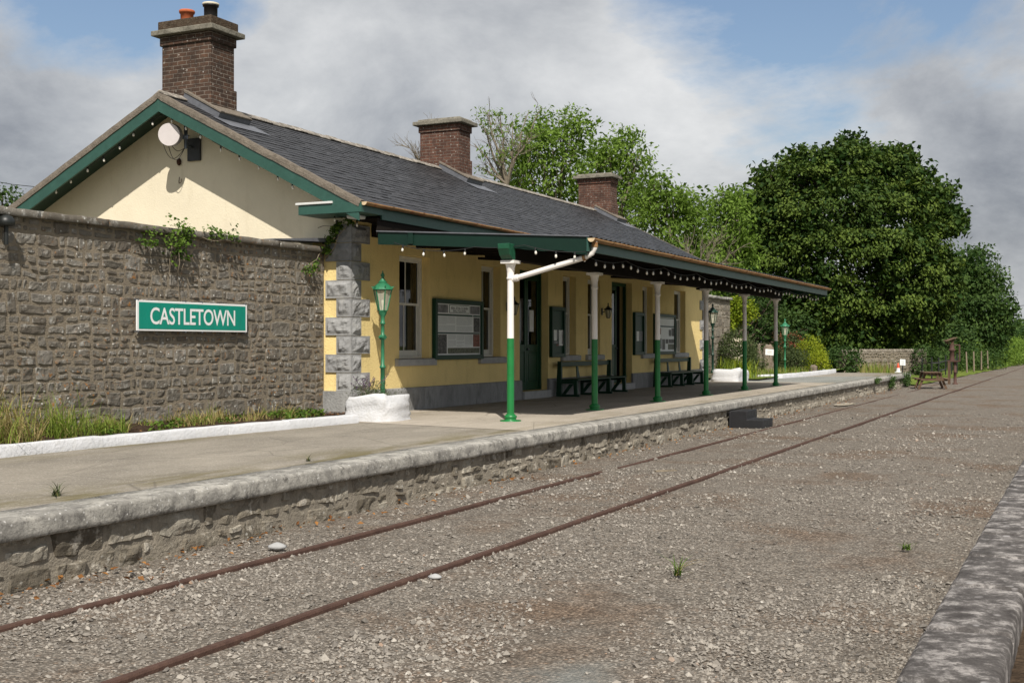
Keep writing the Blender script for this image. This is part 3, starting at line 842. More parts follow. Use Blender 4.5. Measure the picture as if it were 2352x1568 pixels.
# quoins (both front corners)
def quoins(ys, sgn, ydir):
    mb = MB(); H = .355
    for i in range(9):
        z = PT + .004 + i * H; longR = i % 2 == 0
        ly = .62 if longR else .31; lx = .31 if longR else .56
        mb.tone = U(.2, .9); p = .035; h = H - .012
        cx, cy = BX + p, ys + sgn * p
        # front face (+X)
        A = Vector((0, -sgn, 0)); O = Vector((cx, cy, z)) if sgn < 0 else Vector((cx, cy, z))
        rockblock(mb, (cx, cy, z), A, Z1, X1, ly + p, h, .045, .045, i * 3 + 1)
        rockblock(mb, (cx, cy, z), Vector((-1, 0, 0)), Z1, Vector((0, sgn, 0)), lx + p, h, .045, .045, i * 3 + 2)
        ye = cy - sgn * (ly + p); xe = cx - lx - p
        mb.poly([(cx, ye, z), (BX - .02, ye, z), (BX - .02, ye, z + h), (cx, ye, z + h)])
        mb.poly([(xe, cy, z), (xe, ys - sgn * .02, z), (xe, ys - sgn * .02, z + h), (xe, cy, z + h)])
        for zz in (z, z + h):
            mb.poly([(cx, cy, zz), (cx, ye, zz), (BX - .02, ye, zz), (BX - .02, cy, zz)])
            mb.poly([(BX - .02, cy, zz), (BX - .02, ys - sgn * .02, zz), (xe, ys - sgn * .02, zz), (xe, cy, zz)])
    mb.tone = .5
    return mb
quoins(Y0, -1, 1).build('quoins', 'quoin_stone', sb)
quoins(Y2, 1, 1).build('quoins', 'quoin_stone', sb)

# windows: two over two sashes
def window(a, b, blind):
    root = MB(); xf = BX - REV; w = b - a; zm = WZ0 + (WZ1 - WZ0) * .53; fw = .075
    root.box(xf - .1, xf, a + .001, a + fw, WZ0 + .001, WZ1); root.box(xf - .1, xf, b - fw, b - .001, WZ0 + .001, WZ1)
    root.box(xf - .1, xf - .002, a + fw, b - fw, WZ1 - fw, WZ1 - .001); root.box(xf - .1, xf + .002, a + fw, b - fw, WZ0 + .001, WZ0 + .05)
    fr = root.build('window', 'sash_white', sb, .006, 1)
    m = MB()
    for (z0, z1, x) in ((zm - .02, WZ1 - fw, xf - .035), (WZ0 + .05, zm + .025, xf - .07)):
        s = .045
        m.box(x - .03, x, a + fw + .001, a + fw + s, z0, z1); m.box(x - .03, x, b - fw - s, b - fw - .001, z0, z1)
        bot = .05 if x > xf - .05 else .12
        m.box(x - .03, x - .001, a + fw + s, b - fw - s, z1 - .045, z1 - .001); m.box(x - .03, x - .001, a + fw + s, b - fw - s, z0 + .001, z0 + bot)
        m.box(x - .027, x - .003, (a + b) / 2 - .014, (a + b) / 2 + .014, z0 + bot, z1 - .045)
    m.build('sash', 'sash_white', fr, .004, 1)
    m = MB()
    for (z0, z1, x) in ((zm - .02, WZ1 - fw, xf - .05), (WZ0 + .05, zm + .025, xf - .085)):
        m.poly([(x, a + fw + .02, z0 + .02), (x, b - fw - .02, z0 + .02), (x, b - fw - .02, z1 - .02), (x, a + fw + .02, z1 - .02)])
    m.build('pane', 'window_glass', fr)
    m = MB(); m.prism([(BX + .09, a - .17, WZ0 - .15), (BX + .09, a - .17, WZ0 - .012), (BX - .01, a - .17, WZ0 + .006), (BX - .01, a - .17, WZ0 - .15)], (0, w + .34, 0))
    m.box(BX - REV - .1, BX - .012, a + .002, b - .002, WZ0 - .05, WZ0 - .001)
    m.build('sill', 'sill_stone', fr, .012)
    if blind:
        m = MB(); yb = b - fw - .02
        for k in range(10): m.poly([(xf - .2 - .02 * (k % 2), yb - blind * k / 10, WZ0 + .1), (xf - .2 - .02 * ((k + 1) % 2), yb - blind * (k + 1) / 10, WZ0 + .1), (xf - .2 - .02 * ((k + 1) % 2), yb - blind * (k + 1) / 10, WZ1 - .1), (xf - .2 - .02 * (k % 2), yb - blind * k / 10, WZ1 - .1)])
        m.build('curtain', 'curtain', fr)
for (a, b), bl in zip(WIN, (.3, .2, 0, 0, .25, .3)): window(a, b, bl)

# double doors
def door(a, b, dark):
    xf = BX - REV; m = MB()
    m.box(xf - .08, xf, a + .002, a + .09, DZ0, DZ1 - .002); m.box(xf - .08, xf, b - .09, b - .002, DZ0, DZ1 - .002); m.box(xf - .08, xf - .001, a + .09, b - .09, DZ1 - .1, DZ1 - .003)
    mid = (a + b) / 2 if not dark else a + .98
    for (p, q) in ((a + .092, mid - .004), (mid + .004, b - .092))[:1 if dark else 2]:
        z0, z1 = DZ0 + .01, DZ1 - .103; x = xf - .03; s = .1
        m.box(x - .045, x, p, p + s, z0, z1); m.box(x - .045, x, q - s, q, z0, z1)
        for (u_, v_) in ((z0, z0 + .2), (z0 + .98, z0 + 1.16), (z1 - .13, z1)): m.box(x - .045, x - .002, p + s, q - s, u_, v_)
        m.box(x - .035, x - .018, p + s, q - s, z0 + .2, z0 + .98)
        m.prism([(x - .018, p + s + .05, z0 + .25), (x - .018, q - s - .05, z0 + .25), (x - .018, q - s - .05, z0 + .93), (x - .018, p + s + .05, z0 + .93)], (.011, 0, 0))
    d = m.build('door', 'door_green', sb, .006, 1)
    g_ = MB()
    for (p, q) in ((a + .092, mid - .004), (mid + .004, b - .092))[:1 if dark else 2]:
        x = xf - .055; g_.poly([(x, p + .09, DZ0 + 1.16), (x, q - .09, DZ0 + 1.16), (x, q - .09, DZ1 - .22), (x, p + .09, DZ1 - .22)])
    g_.build('pane', 'window_glass', d)
    h = MB(); h.lathe([(.008, 0), (.03, .005), (.034, .025), (.018, .045), (0.005, .05)], (0, 0, 0), 12)
    h.v = [(xf - .028 + v[2], mid + (.06 if not dark else -.06) + v[0], DZ0 + 1.05 + v[1]) for v in h.v]
    h.build('handle', 'steel', d)
    if not dark:
        m = MB(); x = xf - .05; m.box(x, x + .006, mid + .22, mid + .47, DZ0 + 1.5, DZ0 + 2.05); p_ = m.build('notice', 'paper_white', d)
        # printed picture on the notice is fixed to the door pane
door(*DOR[0], False); door(*DOR[1], True)

# ---- roof
rf = MB(); RYl = (RY0, RY1)
def slope_pt(s, y, lift=0, side=1):            # s: distance down the slope from the ridge
    nx = SL / math.hypot(1, SL); nz = 1 / math.hypot(1, SL)
    dx = s * nz; dz = -s * nx
    return Vector((RX + side * (dx + nx * lift), y, RZ - .03 + dz + nz * lift))
SLEN = (EX - RX) * math.hypot(1, SL)
NC = 26; ex = SLEN / NC
rs = random.Random(5)
for i in range(NC):
    s1 = (i + 1) * ex; s0 = s1 - ex * 1.7; y = RY0 + .03 - (0 if i % 2 else .15); k = 0
    while y < RY1 - .03:
        a = max(RY0 + .03, y + .003); b = min(RY1 - .03, y + .297 + rs.uniform(-.004, .004))
        if b - a > .04:
            rf.tone = min(1, max(0, rs.gauss(.45, .22))); l1 = .02 + rs.uniform(-.003, .006); tw = rs.uniform(-.004, .004); sj = rs.uniform(-.006, .008)
            if rs.random() < .02: sj += .03
            s00 = max(0, s0)
            b0 = [slope_pt(s00, a, .0), slope_pt(s00, b, .0), slope_pt(s1 + sj, b, l1 - .009 + tw), slope_pt(s1 + sj, a, l1 - .009 - tw)]
            t0 = [slope_pt(s00, a, .006), slope_pt(s00, b, .006), slope_pt(s1 + sj, b, l1 + tw), slope_pt(s1 + sj, a, l1 - tw)]
            it = [rf.vert(p) for p in t0]; ib = [rf.vert(p) for p in b0]
            rf.face(it[::-1]); rf.face((it[2], it[3], ib[3], ib[2])[::-1])
            for (p, q) in ((0, 3), (1, 2)): rf.face((it[p], it[q], ib[q], ib[p]))
        y += .3
rf.tone = .4
rear = [slope_pt(0, RY0 + .03, .01, -1), slope_pt(SLEN, RY0 + .03, .01, -1), slope_pt(SLEN, RY1 - .03, .01, -1), slope_pt(0, RY1 - .03, .01, -1)]
rf.poly(rear)
roof = rf.build('roof', 'slate', sb)
# boarding under the slates (seen under the overhangs)
m = MB()
for side in (1, -1):
    pts = [slope_pt(0, RY0 + .06, -.03, side), slope_pt(SLEN - .03, RY0 + .06, -.03, side), slope_pt(SLEN - .03, RY1 - .06, -.03, side), slope_pt(0, RY1 - .06, -.03, side)]
    lo = [p + Vector((0, 0, -.07)) for p in pts]
    m.hexa(lo, pts)
m.build('soffit', 'soffit_green', roof)
m = MB(); y = RY0 + .02; rs = random.Random(3)
while y < RY1 - .05:
    L = min(rs.uniform(.42, .48), RY1 - .02 - y); dz = rs.uniform(-.008, .012); m.tone = rs.random()
    for sd in (1, -1):
        p = [(RX, y, RZ + .05 + dz), (RX + sd * .17, y, RZ - .055 + dz), (RX + sd * .17, y, RZ - .08 + dz), (RX, y, RZ + .0 + dz)]
        m.prism(p, (0, L - .008, 0))
    y += L
m.build('ridge_tiles', 'ridge_tile', roof, .006, 1)
for (y, s) in ((RY0, 1), (RY1, -1)):           # mortared verges, barge boards
    m = MB()
    for sd in (1, -1):
        n = 40; g_ = []
        for k in range(n + 1):
            q = SLEN * k / n; nz = .008 * mnoise.noise(Vector((q * 4, sd * 3, y)))
            pr = []
            for (dy, lf) in ((-.02, -.10), (-.025, -.035), (-.015, .028), (.10, .030), (.10, -.10)):
                p = slope_pt(q, y + s * dy, lf + nz, sd)
                if k == 0: p.x = RX
                pr.append(m.vert(p))
            g_.append(pr)
        for a, b in zip(g_, g_[1:]):
            for q in range(5): w = (q + 1) % 5; m.face((a[q], b[q], b[w], a[w]))
        m.face(g_[-1]); m.face(g_[0][::-1])
    m.build('verge', 'verge_mortar', roof)
    m = MB()
    for sd in (1, -1):
        a = slope_pt(0, y, -.102, sd); a.x = RX; b = slope_pt(SLEN + .0, y, -.102, sd)
        q = [a, b, b + Vector((0, 0, -.25)), a + Vector((0, 0, -.27))]
        m.prism([p + Vector((0, s * .0, 0)) for p in q], (0, s * .04, 0))
    m.build('barge_board', 'barge_green', sb, .004, 1)
# boxed eaves returns at the front corners
for (ya, yb) in ((RY0 - .012, Y0), (Y2, RY1 + .012)):
    m = MB(); m.box(-13.39, EX + .012, ya, yb, 4.375, 4.555); m.build('eaves_return', 'barge_green', sb, .004, 1)
    m = MB(); m.box(-13.44, -12.62, ya - .03, yb - .003 if ya < 30 else yb + .03, 4.557, 4.60); m.build('lead_cap', 'lead_white', sb, .006, 1)
# front fascia, gutter, eaves soffit
m = MB(); m.box(EX - .05, EX - .015, Y0 + .003, Y2 - .003, 4.30, 4.52); m.build('fascia', 'barge_green', sb, .004, 1)
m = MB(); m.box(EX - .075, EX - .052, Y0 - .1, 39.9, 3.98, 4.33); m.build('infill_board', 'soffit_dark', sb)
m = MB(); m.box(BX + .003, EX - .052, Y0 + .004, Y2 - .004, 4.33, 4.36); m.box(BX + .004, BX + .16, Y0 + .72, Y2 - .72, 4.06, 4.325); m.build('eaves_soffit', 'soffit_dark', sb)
def gutter(x, z, y0, y1, parent, r=.06):
    m = MB(); m.smooth = True; n = 8; rs_ = []; ny = int((y1 - y0) / .3)
    for k in range(ny + 1):
        y = y0 + (y1 - y0) * k / ny; sg = -.006 * abs(math.sin(k * .7)); row = []
        for i in range(n + 1):
            t = math.pi + math.pi * i / n; row.append(m.vert((x + r * math.cos(t), y, z + sg + r * math.sin(t))))
        for i in range(n, -1, -1):
            t = math.pi + math.pi * i / n; row.append(m.vert((x + (r - .008) * math.cos(t), y, z + sg + (r - .008) * math.sin(t))))
        rs_.append(row)
    for a, b in zip(rs_, rs_[1:]):
        for q in range(len(a)): w = (q + 1) % len(a); m.face((a[q], b[q], b[w], a[w]))
    y = y0 + .9
    while y < y1:                               # joint collars
        for k in range(n):
            t0 = math.pi + math.pi * k / n; t1 = math.pi + math.pi * (k + 1) / n; q = r + .012
            m.poly([(x + q * math.cos(t0), y, z + q * math.sin(t0)), (x + q * math.cos(t0), y + .07, z + q * math.sin(t0)), (x + q * math.cos(t1), y + .07, z + q * math.sin(t1)), (x + q * math.cos(t1), y, z + q * math.sin(t1))])
        y += 1.15
    g_ = m.build('gutter', 'gutter_rust', parent)
    for yy in (y0 - .006, y1):
        m = MB(); m.prism([(x + (r + .004) * math.cos(math.pi + math.pi * i / 10), yy, z + (r + .004) * math.sin(math.pi + math.pi * i / 10)) for i in range(11)], (0, .006, 0)); m.build('end_cap', 'gutter_end', g_)
    return g_
gutter(EX + .055, 4.56, RY0 + .02, RY1 - .02, sb)
m = MB()                                         # small brackets under the corner
m.box(-12.5, -12.25, Y0 - .5, Y0 - .2, 4.30, 4.372); m.build('corbel', 'lead_white', sb, .02, 1)

# ---- chimneys
def chimney(y0, y1, mat, ztop, pots):
    x0, x1 = RX - .64, RX + .64; zc_ = ztop - .47
    m = MB(); m.box(x0, x1, y0, y1, 6.1, zc_)
    m.box(x0 - .04, x1 + .04, y0 - .04, y1 + .04, 6.05, 7.25)
    m.box(x0 - .035, x1 + .035, y0 - .035, y1 + .035, zc_ - .0, zc_ + .20)
    ch = m.build('chimney', mat, sb, .012, 1)
    m = MB(); m.box(x0 - .16, x1 + .16, y0 - .16, y1 + .16, zc_ + .202, zc_ + .31); m.build('chimney_cap', 'cap_stone', ch, .015)
    m = MB(); h = .40 if pots else .36; i = .03 if pots else -.04
    b = [(x0 - .06, y0 - .06), (x1 + .06, y0 - .06), (x1 + .06, y1 + .06), (x0 - .06, y1 + .06)]
    t = [(x0 + i, y0 + i), (x1 - i, y0 + i), (x1 - i, y1 - i), (x0 + i, y1 - i)]
    m.hexa([(*p, zc_ + .311) for p in b], [(*p, zc_ + .311 + (.2 if pots else .07)) for p in (b if pots else t)])
    m.build('flaunching', 'moss_stone' if pots else 'cap_stone', ch, .02)
    # lead flashing and mortared upstand on the front slope
    m = MB(); yq = y0 - .1
    for s0, s1 in ((0.02, 1.05),):
        for (yy) in (y0 - .14,):
            q = [slope_pt(s0, yy, .02), slope_pt(s1, yy, .02), slope_pt(s1, yy, .14), slope_pt(s0, yy, .16)]
            m.prism(q, (0, .09, 0))
    q = [slope_pt(.95, y0 - .05, .02), slope_pt(.95, y1 + .1, .02), slope_pt(.95, y1 + .1, .14), slope_pt(.95, y0 - .05, .14)]
    m.prism(q, slope_pt(1.05, 0, 0) - slope_pt(.95, 0, 0))
    m.poly([slope_pt(1.05, y0 - .35, .034), slope_pt(1.55, y0 - .3, .034), slope_pt(1.55, y1 + .25, .034), slope_pt(1.05, y1 + .25, .034)])
    m.build('lead_flashing', 'lead_grey', ch)
    m = MB(); q = [slope_pt(-.02, y0 - .16, .162), slope_pt(1.08, y0 - .16, .142), slope_pt(1.08, y0 - .16, .19), slope_pt(-.02, y0 - .16, .22)]
    m.prism(q, (0, .13, 0))
    q = [slope_pt(.72, y0 - .03, .142), slope_pt(1.08, y0 - .03, .142), slope_pt(1.08, y0 - .03, .18), slope_pt(.72, y0 - .03, .2)]
    m.prism(q, (0, y1 - y0 + .12, 0)); m.build('mortar_fillet', 'verge_mortar', ch, .01, 1)
    if pots:
        yc = (y0 + y1) / 2; zz = zc_ + .50
        m = MB(); m.lathe([(.13, 0), (.135, .24), (.155, .245), (.165, .27), (.165, .30), (.155, .31), (.12, .31), (.12, .1)], (RX - .30, yc, zz)); m.build('chimney_pot', 'terracotta', ch)
        m = MB(); m.lathe([(.135, 0), (.14, .31), (.165, .315), (.165, .34), (.12, .34)], (RX + .33, yc, zz)); p = m.build('chimney_pot', 'black_pot', ch)
        m = MB(); m.lathe([(.168, .342), (.175, .355), (.17, .38), (.12, .385), (.12, .2)], (RX + .33, yc, zz)); m.build('pot_rim', 'cream_rim', ch)
chimney(19.36, 20.12, 'dark_brick', 8.62, True)
chimney(30.05, 30.75, 'red_brick', 8.51, False)
chimney(41.95, 42.68, 'red_brick', 8.45, False)
# ================================================================== PLATFORM CANOPY
CY0, CY1 = 19.15, 39.85; CXB, CXF = -12.02, -7.80
CZB, CZF = 4.06, 3.80                          # top of the end board at wall side and at the front
cp = thing('platform_canopy', (-9.3, 29.5, PZ), 'long green platform canopy on six green and white iron columns', 'canopy')
def cz(x): return CZB + (CZF - CZB) * (x - CXB) / (CXF - CXB)
m = MB()                                        # corrugated sheeting
nw = 270; prev = None
for k in range(nw + 1):
    y = CY0 - .03 + (CY1 - CY0 + .06) * k / nw; w = .012 * math.sin(k * math.pi / 1.5)
    row = [m.vert((CXB - .03, y, cz(CXB) + .02 + w)), m.vert((CXF + .07, y, cz(CXF + .07) + .02 + w)), m.vert((CXF + .07, y, cz(CXF + .07) + .008 + w)), m.vert((CXB - .03, y, cz(CXB) + .008 + w))]
    if prev:
        for q in range(4): t = (q + 1) % 4; m.face((prev[q], row[q], row[t], prev[t]))
    prev = row
croof = m.build('canopy_roof', 'slate', cp)
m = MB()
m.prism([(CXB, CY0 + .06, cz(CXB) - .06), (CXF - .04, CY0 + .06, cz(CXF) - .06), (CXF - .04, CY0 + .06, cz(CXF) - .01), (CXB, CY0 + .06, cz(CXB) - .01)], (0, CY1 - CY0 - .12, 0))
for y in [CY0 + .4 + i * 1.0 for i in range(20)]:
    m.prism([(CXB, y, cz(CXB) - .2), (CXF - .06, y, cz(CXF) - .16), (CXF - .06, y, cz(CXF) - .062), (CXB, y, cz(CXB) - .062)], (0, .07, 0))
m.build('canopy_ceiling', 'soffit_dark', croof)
def end_board(y, t):
    m = MB(); n = 46; top = []; bot = []
    for k in range(n + 1):
        f = k / n; x = CXB + (CXF - CXB) * f; d = .235
        if f > .66:                             # scalloped drop near the front
            g = (f - .66) / .34
            d = .235 + .055 * (1 - math.cos(min(1, g * 1.6) * math.pi)) / 2 - .05 * math.exp(-((g - .62) / .16) ** 2) + (.02 if g > .86 else 0)
        elif f > .62: d = .235 - .02 * math.sin((f - .62) / .04 * math.pi)
        top.append((x, cz(x))); bot.append((x, cz(x) - d))
    for k in range(n):
        q = [(top[k][0], y, top[k][1]), (top[k + 1][0], y, top[k + 1][1]), (bot[k + 1][0], y, bot[k + 1][1]), (bot[k][0], y, bot[k][1])]
        m.poly(q[::-1]); m.poly([(a, y + t, c) for a, b, c in q]); m.poly([q[2], q[3], (q[3][0], y + t, q[3][2]), (q[2][0], y + t, q[2][2])])
        m.poly([q[0], q[1], (q[1][0], y + t, q[1][2]), (q[0][0], y + t, q[0][2])])
    for x, a, b in ((CXB, top[0][1], bot[0][1]), (CXF, top[-1][1], bot[-1][1])): m.poly([(x, y, a), (x, y + t, a), (x, y + t, b), (x, y, b)])
    return m
eb = end_board(CY0, .05).build('end_board', 'board_green', cp)
m = MB(); m.prism([(CXB - .02, CY0 - .03, cz(CXB) + .002), (CXF + .05, CY0 - .03, cz(CXF) + .002), (CXF + .05, CY0 - .03, cz(CXF) + .022), (CXB - .02, CY0 - .03, cz(CXB) + .022)], (0, .07, 0)); m.build('edge_flashing', 'lead_grey', eb)
m = MB(); m.box(-11.35, -11.25, CY0 - .04, CY0 - .002, 3.80, 4.0); m.box(-11.36, -11.24, CY0 - .05, CY0 - .002, 4.0, 4.015); m.build('board_bracket', 'board_green', eb, .008, 1)
end_board(CY1 - .05, .05).build('end_board', 'dark_green', cp)
m = MB(); m.box(CXF - .005, CXF + .03, CY0 - .02, CY1 + .02, 3.55, CZF - .005); m.build('fascia', 'barge_green', cp, .004, 1)
gutter(CXF + .095, 3.775, CY0 - .04, CY1 + .05, cp, .062)
# long beam on the columns with moulded ends
BMX = -9.3
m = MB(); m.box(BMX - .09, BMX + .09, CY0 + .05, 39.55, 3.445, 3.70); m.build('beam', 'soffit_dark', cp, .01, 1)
m = MB(); pr = [(CY0 + .048, 3.445), (CY0 + .0, 3.446), (CY0 - .08, 3.47), (CY0 - .15, 3.53), (CY0 - .19, 3.60), (CY0 - .215, 3.64), (CY0 - .22, 3.73), (CY0 + .048, 3.73)]
m.prism([(BMX - .11, y, z) for y, z in pr], (.22, 0, 0)); m.build('beam_end', 'beam_green', cp, .006, 1)
m = MB(); m.box(BMX - .1, BMX + .1, 39.555, 39.68, 3.42, 3.72); m.build('beam_end', 'soffit_dark', cp, .01, 1)
for y in [23.27 + 4.01 * i for i in range(5)]:
    m = MB(); m.prism([(CXB, y - .05, cz(CXB) - .26), (BMX - .092, y - .05, cz(BMX) - .28), (BMX - .092, y - .05, cz(BMX) - .165), (CXB, y - .05, cz(CXB) - .205)], (0, .1, 0)); m.build('cross_beam', 'soffit_dark', cp)
# wall brackets for the cross beams' tops are hidden; columns
def column(y):
    m = MB(); c = (BMX, y, PZ)
    m.mi = 0; m.lathe([(.068, .0), (.066, .06), (.064, 1.47)], c, 24)
    m.mi = 1; m.lathe([(.0625, 1.472), (.057, 2.45), (.057, 2.52)], c, 24)
    col_ = m.build('column', ['column_green', 'column_white'], cp)
    m = MB(); m.lathe([(.19, .0), (.19, .018), (.105, .022), (.10, .045), (.115, .07), (.115, .09), (.09, .11), (.07, .13)], c, 24); m.build('column_base', 'column_green', col_)
    m = MB(); m.lathe([(.058, 2.51), (.072, 2.525), (.072, 2.55), (.062, 2.565), (.066, 2.66), (.085, 2.76), (.10, 2.80)], c, 24); m.box(BMX - .135, BMX + .135, y - .135, y + .135, PZ + 2.80, PZ + 2.852); m.build('capital', 'column_white', col_)
    return col_
c0 = column(19.23)
for y in (23.25, 27.28, 31.29, 35.27, 39.2):
    c = c0.copy(); COL.objects.link(c); c.location = (0, y - 19.23, 0); c.parent = cp
    for ch in list(c0.children):
        d = ch.copy(); COL.objects.link(d); d.parent = c
# downpipe from the gutter to the first column
m = MB(); m.tube([(CXF + .095, CY0 + .12, 3.73), (CXF + .095, CY0 + .12, 3.62), (CXF + .05, CY0 + .115, 3.53), (CXF - .08, CY0 + .11, 3.46), (BMX + .16, CY0 + .08, 3.145), (BMX + .02, CY0 + .08, 3.10)], .047, 16)
dp = m.build('downpipe', 'white_paint', cp)
m = MB(); m.tube([(BMX + .09, CY0 + .08, 3.125), (BMX + .15, CY0 + .08, 3.142)], .062, 16); m.build('pipe_collar', 'white_paint', dp)
m = MB(); m.tube([(CXF + .095, CY0 + .12, 3.715), (CXF + .095, CY0 + .12, 3.63)], .056, 16); m.build('pipe_joint', 'gutter_rust', dp); m = MB(); m.tube([(CXF - .07, CY0 + .11, 3.462), (CXF - .12, CY0 + .11, 3.449)], .055, 16); m.build('pipe_joint', 'gutter_rust', dp)

# ================================================================== STONE WALLS
def wall(name, label, X, ya, yb, top, mat, seed, thick=.5, cop=True, ch=.27, endcap=False):
    c = thing(name, (X, (ya + yb) / 2, PZ), label, 'stone wall')
    m = MB(); L = yb - ya
    rubble(m, (X - .02, ya, PZ - .1), Y1v, X1, L, top - PZ - .0, ch * (.9 if ch < .29 else 1), (.5, 2.2), .011, .018, .035, .05, seed, (0, 1), None, .7, .012)
    if endcap: rubble(m, (X - .02, yb, PZ - .1), (-1, 0, 0), (0, 1, 0), thick, top - PZ, ch, (.9, 2), .03, .02, .06, .03, seed + 1)
    m.build('stonework', mat, c)
    m = MB(); m.box(X - thick, X - .0195, ya, yb, .4, top - .1); m.build('mortar', 'mortar', c)
    if cop:
        m = MB(); y = ya
        while y < yb:
            l = min(U(.9, 1.6), yb - y); n = max(2, int(l / .08)); m.tone = U(0, 1); dz = U(-.006, .006); m.smooth = True
            rings = []
            for k in range(n + 1):
                yy = y + l * k / n; r_ = []
                for a, b in ((.085, -.10), (.09, -.095), (.095, -.008), (.085, .0), (-.1, .015), (-thick, .015), (-thick - .06, .0), (-thick - .06, -.1)):
                    nz = .010 * mnoise.fractal(Vector((yy * 3, a * 4, b * 4 + seed)), 1, 2, 4)
                    r_.append(m.vert((X + a + nz, yy, top + b + dz + nz)))
                rings.append(r_)
            for a, b in zip(rings, rings[1:]):
                for q in range(8): w = (q + 1) % 8; m.face((a[q], b[q], b[w], a[w]))
            m.smooth = False; m.face(rings[0]); m.face(rings[-1][::-1]); y += l
        m.build('coping', 'coping_stone', c)
    return c
stone_mat('coping_lichen', (.15, .13, .105), (.19, .17, .14), (.24, .22, .19), .75, .95, .9)
w1 = wall('stone_wall', 'tall rubble stone wall carrying the green name sign, joined to the cream gable', WX, 3.5, Y0 - .03, 3.82, 'rubble_stone', 21)
w1.children[-1].data.materials[0] = MATS['coping_lichen']
for ch in w1.children:
    if ch.name.startswith('coping'): ch.data.materials[0] = MATS['coping_lichen']
m = MB(); m.lathe([(.0, .0), (.03, .0), (.08, -.02), (.11, -.07), (.115, -.14), (.09, -.15)], (WX + .12, 11.62, 3.70), 16); m.tube([(WX + .12, 11.62, 3.55), (WX + .12, 11.62, 3.3)], .03); m.tube([(WX + .12, 11.62, 3.68), (WX - .05, 11.62, 3.70)], .025)
tag(m.build('wall_lamp', 'dark_metal'), 'black hooded lamp under the wall coping at the left edge', 'wall lamp')
m = MB(); g_ = [(-13.7, 18.2, 3.86), (BX - .6, 18.2, 3.86)]
m.hexa([(-13.85, 17.6, 3.84), (-13.25, 17.6, 3.84), (-13.15, Y0 - .01, 3.92), (-13.85, Y0 - .01, 3.92)], [(-13.85, 17.6, 3.86), (-13.25, 17.6, 3.86), (-13.15, Y0 - .01, 4.0), (-13.85, Y0 - .01, 4.0)])
m.build('lead_flashing', 'lead_grey', w1)
wall('stone_wall', 'pale rubble wall beyond the far end of the station house behind the dark lamp post', WX, Y2 + .02, 48.2, 3.85, 'far_stone', 33, .6, True, .3, True)

# ---- name sign
sg = thing('station_sign', (WX + .08, 15.45, 2.4), 'green CASTLETOWN name board with white border on the stone wall', 'name sign')
SX = WX + .085; SY0, SY1, SZ0, SZ1 = 14.12, 16.8, 2.165, 2.64
m = MB(); m.box(SX - .02, SX, SY0, SY1, SZ0, SZ1); m.build('sign_border', 'sign_white', sg, .004, 1)
m = MB(); m.box(SX - .01, SX + .003, SY0 + .045, SY1 - .045, SZ0 + .03, SZ1 - .03); m.build('sign_panel', 'sign_green', sg)
m = MB(); text_mb(m, 'CASTLETOWN', (SX + .0055, (SY0 + SY1) / 2 - .02, (SZ0 + SZ1) / 2), Y1v, Z1, (2.06, .268), space=.95); m.build('lettering', 'sign_white', sg)
for y in (SY0 + .02, SY1 - .05, SY0 + 1.1, SY0 + 1.5):
    for z in (SZ0 - .02, SZ1): m = MB(); m.box(SX - .07, SX + .004, y, y + .02, z, z + .02); m.build('fixing', 'steel', sg)

# ================================================================== NOTICE BOARDS
def frame_box(m, x0, x1, ya, yb, za, zb, t):
    m.box(x0, x1, ya, ya + t, za, zb); m.box(x0, x1, yb - t, yb, za, zb)
    m.box(x0, x1 - .002, ya + t, yb - t, zb - t, zb - .001); m.box(x0, x1 - .002, ya + t, yb - t, za + .001, za + t)
def board(label, ya, yb, za, zb):
    b = thing('notice_board', (BX, (ya + yb) / 2, za), label, 'notice board', 'notice boards on the platform wall'); m = MB()
    frame_box(m, BX + .004, BX + .10, ya, yb, za, zb, .1); m.build('frame', 'dark_green', b, .006, 1)
    return b
def panel(b, name, mat, ya, yb, za, zb, lift=0):
    m = MB(); m.box(BX + .02, BX + .055 + lift, ya, yb, za, zb); return m.build(name, mat, b)
# large board between the first two windows
ya, yb, za, zb = 22.42, 24.68, 1.62, 2.94
b1 = board('large framed history board with photographs and text between the first two windows', ya, yb, za, zb)
pl = panel(b1, 'poster', 'paper_white', ya + .1, yb - .1, za + .1, zb - .1)
w = yb - ya - .2; h = zb - za - .2; a0 = ya + .1; c0_ = za + .1
def at(u0, u1, v0, v1, name, mat, lift): return panel(b1, name, mat, a0 + w * u0, a0 + w * u1, c0_ + h * v0, c0_ + h * v1, lift)
def lines(u0, u1, v0, v1, n, skip=()):
    m = MB(); rr = random.Random(n)
    for k in range(n):
        if k in skip: continue
        z = c0_ + h * (v1 - (v1 - v0) * (k + .5) / n); e = u1 - (rr.random() * (u1 - u0) * .5 if (k + 1 in skip or k == n - 1) else 0)
        m.box(BX + .057, BX + .0585, a0 + w * u0, a0 + w * e, z - h * .003, z + h * .003)
    return m.build('printed_text', 'ink_grey', pl)
at(.02, .25, .825, .98, 'photograph', 'photo_grey', .003); at(.76, .985, .82, .98, 'photograph', 'photo_grey', .003)
at(.28, .74, .825, .985, 'title_border', 'bar_green', .003); at(.29, .73, .835, .975, 'title_panel', 'paper_grey', .006)
m = MB(); text_mb(m, 'BÉAL ÁTHA CLÚINÍN', (BX + .063, a0 + w * .51, c0_ + h * .928), Y1v, Z1, (w * .38, h * .06)); text_mb(m, 'BALLYGLUNIN', (BX + .063, a0 + w * .51, c0_ + h * .868), Y1v, Z1, (w * .29, h * .045))
m.build('lettering', 'ink_black', pl)
at(.01, .815, .765, .80, 'heading_bar', 'bar_green', .003); at(.83, .99, .765, .80, 'heading_bar', 'bar_green', .003)
at(.01, .815, .455, .755, 'text_block', 'paper_grey', .001); lines(.02, .41, .47, .75, 15, (8,)); lines(.44, .81, .46, .75, 16, (9,))
